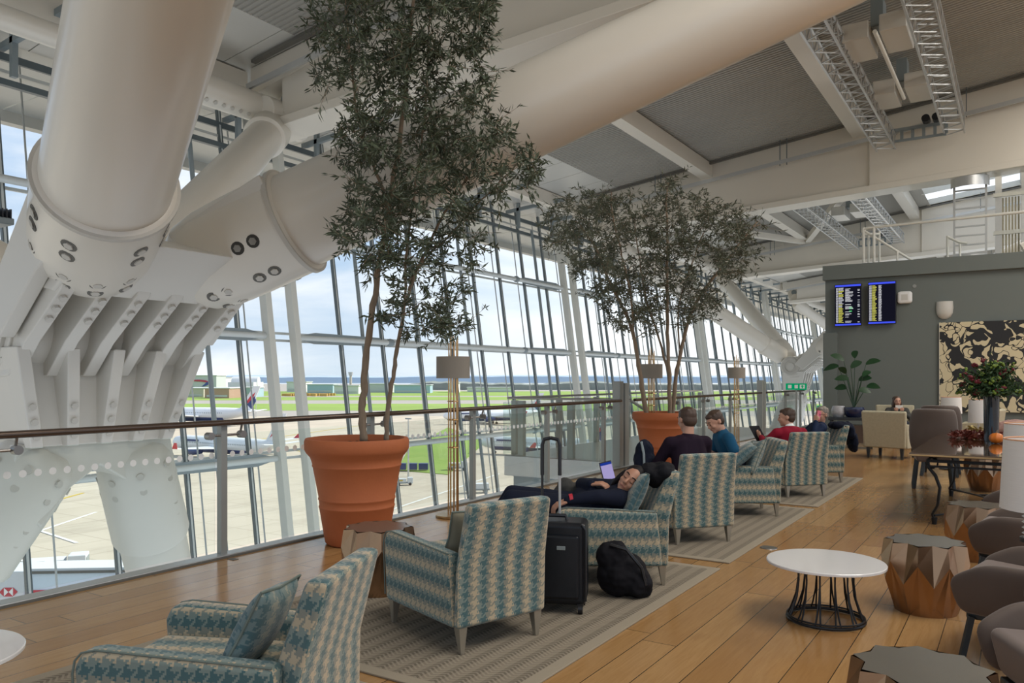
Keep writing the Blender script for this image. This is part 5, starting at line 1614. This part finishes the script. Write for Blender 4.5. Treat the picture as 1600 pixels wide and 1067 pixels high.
# iron table
tt = thing('dining_table', 'long dark table with glossy wood top on scrolled wrought iron legs', 'dining table', (-.95, 8.85, 0), 0)
MB().span((0, 0, .715), (1.25, 3.0, .75)).build('tabletop', (lambda t: t.pbr(t.mix(t.noise(t.mapping(t.coord(), (9, 1, 1)), 4, 5), (.07, .04, .02), (.13, .08, .04)), .06, coat=.8))(NT('glossy_brown_top')), tt, smooth=False, bevel=.006)
MB().span((-.006, -.006, .722), (1.256, 3.006, .738)).build('brass_edge', M['gold'], tt, smooth=False)
MB().bar((.14, .25, .655), (1.1, .25, .655), .03, .03).bar((.14, 2.7, .655), (1.1, 2.7, .655), .03, .03).bar((.2, .25, .655), (.2, 2.7, .655), .03, .03).bar((.14, .25, .60), (1.1, .25, .60), .02, .02).build('apron_bars', M['iron'], tt, smooth=False)
for (x, y, s) in ((.2, .3, -1), (.2, 2.6, -1), (1.05, .3, 1), (1.05, 2.6, 1)):
    b = MB()
    for o_ in (-.035, .035):
        b.tube([(x + s * .02, y + o_, .70), (x + s * .06, y + o_, .66), (x + s * .05, y + o_, .58), (x - s * .01, y + o_, .50), (x - s * .05, y + o_, .38), (x - s * .03, y + o_ * .8, .20), (x + s * .02, y + o_ * .5, .10), (x, y, .05)], .013, 8)
    b.tube([(x, y, .07), (x, y, 0)], [.03, .022], 10)
    b.tube([(x + s * .02 + .055 * math.cos(a / 10 * 2 * PI * 1.3), y, .63 + .055 * math.sin(a / 10 * 2 * PI * 1.3)) for a in range(11)], .009, 6)
    b.build('leg', M['iron'], tt)
b = MB()
for s in (-1, 1):
    b.tube([(.2 if s < 0 else 1.05, .3, .09), (.5, .75, .10), (.62, 1.45, .16), (.5, 2.1, .10), (.2 if s < 0 else 1.05, 2.6, .09)], .011, 6)
b.build('stretcher', M['iron'], tt)
ZT_ = .75
# flowers in a tall glass vase
vp = pt(1549, 690, 9.35)
v = thing('vase', 'tall dark glass vase holding red and green flowers on the iron table', 'vase', (vp.x, vp.y, ZT_))
t_ = NT('smoked_glass_vase'); M['vaseg'] = t_.pbr((.02, .035, .05), .06, coat=.5, trans=.35)
MB().lathe([(0, 0), (.075, 0), (.078, .02), (.084, .55), (.088, .575), (.080, .575), (.075, .03), (0, .03)], seg=40).build('glass_body', M['vaseg'], v, angle=60)
b = MB(); rn = random.Random(6)
for k in range(14):
    a = rn.uniform(0, 6.28); b.tube([(.04 * math.cos(a), .04 * math.sin(a), .05), (.05 * math.cos(a + 2), .05 * math.sin(a + 2), .56)], .004, 5)
b.build('stems_in_vase', M['bigleaf'], v)
M['fl_red'] = plain('deep_red_petals', (.13, .008, .016), .7, var=.4, scale=30); M['fl_lime'] = plain('lime_blooms', (.16, .24, .03), .6, var=.4, scale=20)
M['fl_dark'] = plain('dark_bouquet_leaves', (.025, .06, .015), .6, var=.5, scale=10)
bq = thing('bouquet', 'big loose bouquet of dark red and lime flowers rising from the glass vase', 'flowers', (vp.x, vp.y, ZT_ + .575))
lv = MB(); sm = MB(); gr = MB(); rd = MB()
for k in range(150):
    th_ = rn.uniform(0, 6.28); ph = rn.uniform(R(-10), R(85)); rr = rn.uniform(.18, .40)
    e_ = Vector((rr * math.cos(th_) * math.cos(ph), rr * math.sin(th_) * math.cos(ph), .10 + rr * math.sin(ph) * .95 - .08))
    sm.tube([(0, 0, -.1), tuple(e_ * .5 + Vector((0, 0, .06))), tuple(e_)], .003, 4, caps=False)
    for j in range(16):
        leaf(lv.bm, e_ * rn.uniform(.45, 1.05) + Vector((rn.gauss(0, .03), rn.gauss(0, .03), rn.gauss(0, .03))), Vector((rn.gauss(0, 1), rn.gauss(0, 1), rn.gauss(.2, .8))), .065, .026, rn)
    if k % 5 == 0:
        for j in range(7): rd.ball(e_ * 1.03 + Vector((rn.gauss(0, .014), rn.gauss(0, .014), rn.gauss(0, .012))), rn.uniform(.012, .022), u=8, v=6)
    elif k % 5 == 2 or (k % 5 == 3 and ph > .6):
        for j in range(6): gr.ball(e_ + Vector((rn.gauss(0, .016), rn.gauss(0, .016), rn.gauss(0, .016))), rn.uniform(.010, .020), u=8, v=6)
lv.build('foliage', M['fl_dark'], bq, smooth=False, fix=False); sm.build('stems', M['bigleaf'], bq, fix=False); tag(gr.build('lime_blooms', M['fl_lime'], bq), kind='stuff'); tag(rd.build('red_blooms', M['fl_red'], bq), kind='stuff')
pk = pt(1557, 684, 9.05)
t = thing('pumpkin', 'small bright orange pumpkin on the iron table right of the vase', 'pumpkin', (pk.x, pk.y, ZT_))
b = MB(); rows = []
for i in range(9):
    ph = PI * i / 8 - PI / 2; rows.append([b.bm.verts.new(((.072 * math.cos(ph) + .002) * (1 + .05 * math.cos(8 * a)) * math.cos(a), (.072 * math.cos(ph) + .002) * (1 + .05 * math.cos(8 * a)) * math.sin(a), .062 + .062 * math.sin(ph))) for a in [2 * PI * k / 48 for k in range(48)]])
for p, q in zip(rows, rows[1:]):
    for k in range(48): b.bm.faces.new((p[k], p[(k + 1) % 48], q[(k + 1) % 48], q[k]))
b.build('flesh', plain('pumpkin_skin', (.62, .17, .02), .45), t, angle=90); MB().tube([(0, 0, .12), (.005, 0, .14), (.015, 0, .155)], [.010, .007, .006], 8).build('stalk', M['bark'], t)
gp = pt(1520, 690, 9.8)
lf = MB(); rn = random.Random(12)
for k in range(420):
    leaf(lf.bm, Vector((rn.uniform(-.25, .32), rn.gauss(0, .16), rn.uniform(.0, .07))), Vector((rn.gauss(0, 1), rn.gauss(0, 1), rn.uniform(.1, 1))), .06, .035, rn)
o = lf.build('autumn_leaves', plain('autumn_red_leaves', (.16, .025, .012), .6, var=.5, scale=12), smooth=False, fix=False); o.location = (gp.x, gp.y, ZT_ + .004)
tag(o, 'garland of dark red autumn leaves around the vase foot', 'leaf garland', kind='stuff')
hk = pt(1524, 680, 10.3); lf = MB()
for k in range(46):
    a = rn.uniform(0, 6.28)
    bigleaf(lf, Vector((rn.gauss(0, .05), rn.gauss(0, .05), .02 + rn.random() * .06)), Vector((math.cos(a), math.sin(a) * .6, rn.uniform(.1, .9))), rn.uniform(.10, .20), .03, .4)
o = lf.build('corn_husks', plain('dry_straw', (.42, .33, .13), .8, var=.3, scale=20), angle=80, fix=False); o.location = (hk.x, hk.y, ZT_ + .002)
tag(o, 'bundle of dry yellow corn husks on the iron table left of the vase', 'corn husks', kind='stuff')
for (px, py, D, s, nm) in ((1513, 686, 9.9, .05, 'left'), (1527, 688, 9.6, .04, 'right')):
    p_ = pt(px, py, D); t = thing('gourd', 'small rusty gourd among the leaves, %s of the pair below the corn husks' % nm, 'gourd', (p_.x, p_.y, ZT_ + .004))
    MB().ball((0, 0, s), (s * 1.2, s, s)).build('flesh', plain('rust_gourd', (.22, .06, .025), .5), t)
# table lamps
def tlamp(loc, label, kind, r=.16, h=.22, zs=.34, table=True):
    t = thing('table_lamp', label, 'table lamp', loc, 0, group='white drum-shaded table lamps')
    z1 = zs + h
    MB().lathe([(r * 1.03, zs), (r * 1.045, zs), (r * .965, z1), (r * .95, z1)], seg=48, close=True).build('shade', M['lampshade_white'], t, angle=50)
    MB().lathe([(0, zs + h * .45), (.028, zs + h * .45), (.04, zs + h * .55), (.03, zs + h * .68), (0, zs + h * .7)], seg=16).build('bulb', M['warm_glow'], t)
    MB().tube([(r * .955 * math.cos(2 * PI * k / 40), r * .955 * math.sin(2 * PI * k / 40), z1) for k in range(40)], .004, 6, closed=True).build('shade_rim', plain('painted_rim_glow', (.62, .34, .2), .7) if 'peach' not in M else M['peach'], t)  # warm lamp glow on the top edge, put into the rim's peach colour
    if kind == 'teal':
        MB().lathe([(0, 0), (.05, 0), (.095, .05), (.105, .11), (.08, .18), (.04, .21), (.035, .24), (0, .24)], seg=32).build('base', M['teal_glaze'], t)
        MB().lathe([(0, .205), (.045, .205), (.05, .235), (.03, .25), (0, .25)], seg=24).build('neck', M['cream_fab'], t)
        MB().cyl((0, 0, .24), (0, 0, zs + h * .5), .008).build('stem', M['gold'], t)
    elif kind == 'ribbed':
        prof = [(0, 0), (.09, 0)]
        z = .01
        while z < zs - .06:
            prof += [(.075, z), (.098, z + .017), (.075, z + .034)]; z += .035
        prof += [(.03, zs - .04), (.015, zs - .02), (.012, zs + h * .45), (0, zs + h * .45)]
        MB().lathe(prof, seg=40).build('base', M['ceramic_white'], t, angle=80)
    else:
        MB().lathe([(0, 0), (.06, 0), (.06, .02), (.015, .03), (.012, zs + h * .5), (0, zs + h * .5)], seg=24).build('base', M['ceramic_white'], t)
    return t
def sidetable(x, y, r, h, label, mat='dark_leg'):
    t = thing('side_table', label, 'side table', (x, y, 0), 0, group='small round side tables')
    MB().lathe([(0, h - .025), (r, h - .025), (r, h), (0, h)], seg=40).build('tabletop', M[mat], t)
    MB().cyl((0, 0, .02), (0, 0, h - .02), .025).build('column', M['dark_leg'], t); MB().lathe([(0, 0), (r * .7, 0), (r * .7, .02), (0, .02)], seg=32).build('base', M['dark_leg'], t)
    return t
sidetable(.12, 4.42, .11, .50, 'small dark side table under the nearest ribbed lamp, beyond the right picture edge')
tlamp((.12, 4.42, .50), 'nearest white drum-shaded lamp with ribbed white base at the right picture edge', 'ribbed', .20, .325, .39)
sidetable(.10, 5.92, .11, .50, 'small dark side table between the first two tub chairs')
tlamp((.10, 5.92, .50), 'white drum-shaded lamp just behind the nearest one at the right edge', 'ribbed', .20, .325, .39)
q = pt(1486, 668, 13.0); sidetable(q.x, q.y, .25, .55, 'side table under the teal-based lamp')
tlamp((q.x, q.y, .55), 'white drum-shaded lamp on a round teal glazed base', 'teal', .155, .27, .37)
q = pt(1529, 668, 12.2); sidetable(q.x, q.y, .22, .55, 'side table behind the corn husks')
tlamp((q.x, q.y, .55), 'white tapered-shade lamp with glowing top edge left of the vase', 'plain', .14, .36, .26)
q = pt(1590, 668, 11.2)
t = thing('pink_cushion', 'dusty pink knitted cushion on a seat behind the right-hand lamp shades', 'cushion', (q.x, q.y, .78), 0)
blob('cushion_body', plain('dusty_pink_knit', (.36, .22, .19), .95, var=.3, scale=60, bump=.5), [('e', (0, 0, 0), (.33, .14, .13))], t)
t = thing('bench_seat', 'taupe upholstered bench behind the right-hand lamp shades', 'bench', (q.x + .1, q.y + .1, 0), 0)
MB().span((-.42, -.25, .14), (.9, .25, .655)).build('seat', M['taupe'], t, bevel=.05, seg=3)
for x in (-.35, .8): MB().span((x, -.2, 0), (x + .04, .2, .15)).build('leg', M['dark_leg'], t, smooth=False)
# ================================================================ PEOPLE
def axes_from(xd, zd):
    z = Vector(zd).normalized(); x = Vector(xd); x = (x - z * x.dot(z)).normalized(); y = z.cross(x)
    return Matrix((x, y, z)).transposed()
def remesh(o, voxel, it=6):
    m = o.modifiers.new('remesh', 'REMESH'); m.mode = 'VOXEL'; m.voxel_size = voxel; m.use_smooth_shade = True
    s_ = o.modifiers.new('smooth', 'SMOOTH'); s_.iterations = it; s_.factor = .5
    return o
def add_head(b, HM):
    def B(c, r): b.ball(c, r, M=HM)
    def C(p, q, r0, r1): b.capsule(HM @ Vector(p), HM @ Vector(q), r0, r1)
    B((-.008, 0, .028), (.096, .076, .090)); B((.018, 0, -.030), (.070, .060, .082)); B((.062, 0, -.088), (.024, .026, .022))
    C((.084, 0, .018), (.104, 0, -.020), .009, .013); C((.096, -.010, -.026), (.096, .010, -.026), .009, .009)
    C((.080, -.034, .030), (.084, 0, .034), .010, .010); C((.080, .034, .030), (.084, 0, .034), .010, .010)
    for s in (-1, 1):
        B((.060, s * .036, -.022), (.026, .022, .024)); B((-.012, s * .078, -.002), (.018, .009, .030)); B((-.004, s * .080, -.016), (.010, .007, .014))
        B((.079, s * .031, .008), (.011, .015, .010))
    C((.083, -.020, -.052), (.089, 0, -.050), .006, .007); C((.083, .020, -.052), (.089, 0, -.050), .006, .007); C((.080, -.016, -.063), (.080, .016, -.063), .007, .007)
def add_hand(b, w_, d, n, curl=.5, s=1, sc=1.0):
    """w_ wrist, d along the palm, n palm normal (the side fingers close to)"""
    d = Vector(d).normalized(); n = Vector(n); n = (n - d * n.dot(d)).normalized(); x = d.cross(n) * s
    w_ = Vector(w_)
    for k in range(4):
        o_ = (k - 1.5) * .019 * sc
        L = (.040, .046, .043, .034)[k] * sc
        r0 = w_ + d * .012 + x * o_ * .7; r1 = w_ + d * .082 * sc + x * o_
        b.capsule(r0, r1, .014 * sc, .011 * sc, 8)
        a = curl * (.8 + .12 * k); dd = d * math.cos(a) + n * math.sin(a); p1 = r1 + dd * L
        a2 = a + curl * 1.1; d2 = d * math.cos(a2) + n * math.sin(a2); p2 = p1 + d2 * L * .65
        a3 = a2 + curl * .7; d3 = d * math.cos(a3) + n * math.sin(a3); p3 = p2 + d3 * L * .45
        b.capsule(r1, p1, .0092, .0088, 8); b.capsule(p1, p2, .0086, .0080, 8); b.capsule(p2, p3, .0078, .0070, 8)
    t0 = w_ + d * .025 - x * .026 * sc; t1 = t0 + (d * .7 - x * .55 + n * .25).normalized() * .036; t2 = t1 + (d * .9 - x * .1 + n * .4).normalized() * .028
    b.capsule(t0, t1, .013, .011, 8); b.capsule(t1, t2, .0105, .0085, 8)
def person(label, loc, rz, J, skin, top, low, hair, bare=False, voxel=.008, hairfn=None, glasses=False, beard=None, eyes='open', collar=None):
    t = thing('person', label, 'person', loc, rz)
    P = {k: Vector(v) for k, v in J.items() if k in ('pelvis', 'chest', 'sh', 'head')}
    HM = Matrix.Translation(P['head']) @ axes_from(J['face'], J['up']).to_4x4()
    up = Vector(J['up']).normalized()
    nk0 = HM @ Vector((-.025, 0, -.06)); nk1 = P['sh'] + Vector((0, 0, .02))
    hipw = .09
    side = (Vector(J['armL'][0]) - Vector(J['armR'][0])).normalized()
    b = MB()
    add_head(b, HM)
    b.capsule(nk0, nk1, .050, .058)
    b.capsule(P['sh'], P['chest'], .062, .080); b.capsule(P['chest'], P['pelvis'], .080, .095)
    for k in ('armL', 'armR'):
        s0, e_, w_, hd, hn, cu = [J[k][i] for i in range(6)]
        b.capsule(P['sh'], s0, .05, .045); b.capsule(s0, e_, .046, .036); b.capsule(e_, w_, .037, .025)
        add_hand(b, w_, hd, hn, cu, 1 if k == 'armL' else -1)
    for k in ('legL', 'legR'):
        h_, kn, an = [Vector(v) for v in J[k][:3]]
        b.capsule(P['pelvis'], h_, .08, .075); b.capsule(h_, kn, .075, .052); b.capsule(kn, an, .05, .036); b.capsule(an, an + Vector(J[k][3]) * .12, .034, .026)
    body = remesh(b.build('body', M[skin], t, angle=180), voxel, 5)
    # clothes
    b = MB()
    sL, sR = Vector(J['armL'][0]), Vector(J['armR'][0])
    b.capsule(sL, sR, .068, .068)
    mid = (P['sh'] + P['chest']) / 2
    for f in (-.085, -.04, 0, .04, .085):
        b.capsule(P['sh'] + side * f * .9 - Vector((0, 0, .02)), P['chest'] + side * f, .088, .098); b.capsule(P['chest'] + side * f, P['pelvis'] + side * f * .9, .098, .108)
    b.capsule(nk1 - (nk1 - nk0) * .0, nk1 + (nk0 - nk1) * .22, .074, .062)
    for k in ('armL', 'armR'):
        s0, e_, w_ = [Vector(v) for v in J[k][:3]]
        if bare:
            b.capsule(s0, s0.lerp(e_, .62), .066, .060)
        else:
            b.capsule(s0, e_, .066, .052); b.capsule(e_, w_, .052, .037)
    remesh(b.build('jumper' if not bare else 'tshirt', M[top], t, angle=180), .011, 5)
    if collar:
        MB().capsule(nk1, nk1 + (nk0 - nk1) * .42, .066, .060).build('collar', M[collar], t)
    b = MB()
    b.capsule(P['pelvis'] + side * .08, P['pelvis'] - side * .08, .112, .112)
    for k in ('legL', 'legR'):
        h_, kn, an = [Vector(v) for v in J[k][:3]]
        b.capsule(h_, kn, .095, .068); b.capsule(kn, an + (kn - an) * .08, .066, .05)
    remesh(b.build('trousers', M[low], t, angle=180), .012, 5)
    for k in ('legL', 'legR'):
        an = Vector(J[k][2]); fd = Vector(J[k][3]).normalized()
        remesh(MB().capsule(an - fd * .02 - Vector((0, 0, .02)), an + fd * .15 - Vector((0, 0, .035)), .045, .036).ball(an, .045).build('shoe', M['black_plastic'], t, angle=180), .010, 3)
    # hair
    b = MB()
    def B(c, r): b.ball(c, r, M=HM)
    (hairfn or short_hair)(b, B, HM)
    rn = random.Random(int(abs(P['head'].x * 1e4)) + 3)
    hd = remesh(b.build('hair', M[hair], t, angle=180), .006, 2)
    if eyes == 'open':
        for s in (-1, 1):
            MB().ball((.0875, s * .031, .009), (.004, .007, .0055), M=HM, u=10, v=8).build('eye', M['hair_black'], t)
    else:
        for s in (-1, 1):
            MB().tube([HM @ Vector((.084, s * .018, .003)), HM @ Vector((.091, s * .031, -.002)), HM @ Vector((.082, s * .045, .002))], .0022, 6).build('closed_eyelid', M['hair_black'], t)
    for s in (-1, 1):
        MB().tube([HM @ Vector((.091, s * .014, .036)), HM @ Vector((.090, s * .032, .042)), HM @ Vector((.078, s * .048, .036))], .004, 6).build('eyebrow', M[hair], t)
    MB().tube([HM @ Vector((.084, -.021, -.0565)), HM @ Vector((.0945, 0, -.0565)), HM @ Vector((.084, .021, -.0565))], .0035, 6).build('lips', M['lips'], t)
    if glasses:
        b = MB()
        for s in (-1, 1):
            b.tube([HM @ Vector((.100, s * .032 + .022 * math.cos(2 * PI * k / 14), .008 + .016 * math.sin(2 * PI * k / 14))) for k in range(14)], .0022, 5, closed=True)
            b.tube([HM @ Vector((.099, s * .054, .012)), HM @ Vector((-.01, s * .086, .012))], .002, 5)
        b.tube([HM @ Vector((.101, -.010, .010)), HM @ Vector((.101, .010, .010))], .002, 5)
        b.build('glasses', M['black_plastic'], t)
    if beard:
        b = MB()
        for s in (-1, 1): b.capsule(HM @ Vector((.015, s * .062, -.045)), HM @ Vector((.062, s * .024, -.092)), .014, .016)
        b.capsule(HM @ Vector((.066, -.02, -.092)), HM @ Vector((.066, .02, -.092)), .020, .020)
        remesh(b.build('stubble', M[beard], t, angle=180), .006, 4)
    return t
def short_hair(b, B, HM):
    B((-.024, 0, .046), (.097, .083, .084)); B((-.050, 0, .0), (.062, .076, .078)); B((.035, 0, .085), (.045, .055, .030))
    for k in range(26):
        a = k * 2.4; r = .05 + .03 * ((k * 7) % 5) / 5
        B((-.024 + r * math.cos(a), r * math.sin(a) * .9, .108 - r * .35), (.020, .018, .018))
M['lips'] = plain('lips', (.30, .10, .085), .5)
LG = lambda s, kx=.42, kz=.50, ax=.50, az=.07: ((.06, s * .10, .50), (kx, s * .13, kz), (ax, s * .13, az), (1, s * .15, 0))
def leg_rec(s): return ((.30, s * .09, .53), (.74, s * .12 - .01, .60), (1.04, s * .11, .16), (.9, 0, .5))
# 1 sleeper
def long_hair(b, B, HM):
    B((-.026, 0, .044), (.098, .086, .088)); B((-.055, 0, -.01), (.060, .082, .09))
    B((-.05, .02, -.10), (.055, .085, .09)); B((-.09, -.03, -.06), (.06, .07, .10)); B((-.02, .075, -.05), (.045, .022, .085)); B((-.02, -.078, -.05), (.045, .024, .09)); B((-.11, .0, .0), (.06, .085, .085)); B((-.12, .0, .07), (.05, .08, .06))
rz = AN[2][1]
sl = person('person with long black hair in a dark navy top, asleep across the armchair', inch(2, (0, 0, 0)), rz, dict(
    pelvis=(.18, .0, .55), chest=(.04, .02, .59), sh=(-.07, .06, .63), head=(-.135, .13, .735), face=(.42, .86, .10), up=(-.66, .14, .72),
    armL=((-.03, .215, .62), (.12, .275, .640), (.335, .275, .610), (1, .02, -.35), (.2, -.2, -1), .5),
    armR=((-.02, -.12, .65), (.20, -.16, .67), (.15, .06, .70), (-.8, .35, .1), (.1, -.2, -1), .55),
    legL=leg_rec(1), legR=leg_rec(-1)), 'skin_tan', 'navy', 'navy', 'hair_black', hairfn=long_hair, eyes='closed', voxel=.0065)
b = MB().tube([(.300, .275, .626), (.325, .275, .621)], .036, 16); b.build('red_wristband', M['fus_r'], sl)
# 2 man from behind, dark jumper
person('person with short brown hair in a dark aubergine jumper, seen from behind', inch(3, (0, 0, 0)), AN[3][1], dict(
    pelvis=(.0, -.08, .56), chest=(.03, -.08, .73), sh=(.06, -.08, .885), head=(.10, -.09, 1.085), face=(1, .10, -.25), up=(.2, 0, 1),
    armL=((.06, .11, .87), (.18, .19, .66), (.40, .08, .60), (1, -.2, .1), (0, 0, -1), .35), armR=((.06, -.27, .87), (.16, -.33, .66), (.40, -.22, .60), (1, .2, .1), (0, 0, -1), .35),
    legL=LG(1), legR=LG(-1)), 'skin', 'aubergine', 'jeans', 'hair_brown')
# 3 man in blue T-shirt
person('person with dark hair in a petrol blue T-shirt, leaning forward and looking down', inch(4, (0, 0, 0)), AN[4][1], dict(
    pelvis=(.02, 0, .56), chest=(.12, 0, .72), sh=(.17, .0, .85), head=(.26, .03, 1.005), face=(.85, .32, -.50), up=(.48, .1, .85),
    armL=((.15, .19, .83), (.09, .285, .635), (.34, .21, .60), (1, -.2, -.1), (0, 0, -1), .4), armR=((.16, -.19, .83), (.20, -.25, .62), (.42, -.12, .60), (1, .2, 0), (0, 0, -1), .4),
    legL=LG(1), legR=LG(-1)), 'skin', 'blue_tee', 'jeans', 'hair_brown', bare=True)
# 4 man in red jumper
person('person with dark brown hair in a crimson jumper, face turned towards the windows', inch(5, (0, 0, 0)), AN[5][1], dict(
    pelvis=(.06, 0, .56), chest=(.0, 0, .68), sh=(-.03, .0, .80), head=(.02, .02, .975), face=(.55, .80, -.18), up=(.1, .05, 1),
    armL=((-.02, .19, .78), (.12, .27, .64), (.36, .17, .70), (.8, .2, .4), (.2, -.8, .2), .6), armR=((-.02, -.19, .78), (.10, -.26, .62), (.34, -.12, .64), (1, .2, .2), (0, 0, -1), .5),
    legL=LG(1), legR=LG(-1)), 'skin', 'red_knit', 'jeans', 'hair_brown', collar='dot', voxel=.009)
# 5 grey-haired man
gm = person('person with grey hair and glasses in a navy jacket, pink phone at the cheek', inch(6, (0, 0, 0)), AN[6][1], dict(
    pelvis=(.08, 0, .55), chest=(-.04, 0, .66), sh=(-.14, .0, .79), head=(-.16, .02, .955), face=(.80, .50, -.12), up=(.0, .05, 1),
    armL=((-.10, .18, .77), (.04, .26, .66), (-.03, .15, .855), (-.1, -.35, .9), (-.7, -.6, 0), .5), armR=((-.12, -.19, .77), (.02, -.28, .62), (.28, -.20, .60), (1, .1, 0), (0, 0, -1), .4),
    legL=LG(1), legR=LG(-1)), 'skin', 'navy_jacket', 'jeans', 'hair_grey', glasses=True, voxel=.009)
o = MB().box((0, 0, 0), (.07, .012, .14)).build('mobile_phone', plain('pink_phone', (.65, .12, .18), .3), smooth=False, bevel=.004)
o.location = inch(6, (-.085, .115, .95)); o.rotation_euler = (R(10), R(-25), AN[6][1] + R(20)); tag(o, 'pink mobile phone at the grey-haired man\'s cheek', 'phone')
o = MB().box((0, 0, 0), (.008, .19, .25)).build('tablet', M['black_cloth'], smooth=False, bevel=.003)
o.location = inch(5, (.45, .16, .74)); o.rotation_euler = (0, R(35), AN[5][1] + R(15)); tag(o, 'dark tablet held by the person in the crimson jumper', 'tablet')
# 6 far person with raised phone
a6 = R(-75)
person('person with dark red hair far back, face above a raised phone', (cp2.x, cp2.y, 0), a6, dict(
    pelvis=(.0, .0, .54), chest=(.0, .0, .68), sh=(-.02, .0, .80), head=(.0, .0, .97), face=(1, .1, -.15), up=(0, 0, 1),
    armL=((-.02, .18, .78), (.12, .24, .62), (.24, .06, .76), (.2, -.2, 1), (-1, 0, 0), .6), armR=((-.02, -.18, .78), (.12, -.24, .62), (.24, -.06, .76), (.2, .2, 1), (-1, 0, 0), .6),
    legL=LG(1), legR=LG(-1)), 'skin', 'grey_cloth', 'jeans', 'hair_brown', hairfn=long_hair, voxel=.010)
o = MB().box((0, 0, 0), (.010, .15, .075)).build('mobile_phone', M['soffit'], smooth=False, bevel=.003)
q = Vector((cp2.x, cp2.y, .87)) + Vector((math.cos(a6), math.sin(a6), 0)) * .25; o.location = q; o.rotation_euler = (0, R(-10), a6); tag(o, 'pale phone held level below the far person\'s face', 'phone')
# coat over the last armchair's back
t = thing('draped_coat', 'dark coat hanging over the back of the farthest houndstooth armchair', 'coat', inch(6, (-.42, .02, .80)), AN[6][1])
blob('cloth', M['navy'], [('e', (0, 0, 0), (.13, .26, .06)), ('e', (-.12, .0, -.08), (.07, .24, .14)), ('e', (-.18, .05, -.24), (.05, .16, .15))], t, .010, 4)
# dark coat spread behind the sleeper's head
t = thing('draped_coat', 'black coat bunched behind the sleeping traveller\'s head', 'coat', inch(2, (-.33, .08, .77)), AN[2][1])
blob('cloth', M['black_cloth'], [('e', (0, 0, 0), (.10, .16, .085)), ('e', (-.05, .02, .03), (.09, .17, .07)), ('e', (.05, .0, .02), (.08, .12, .07))], t, .010, 4)
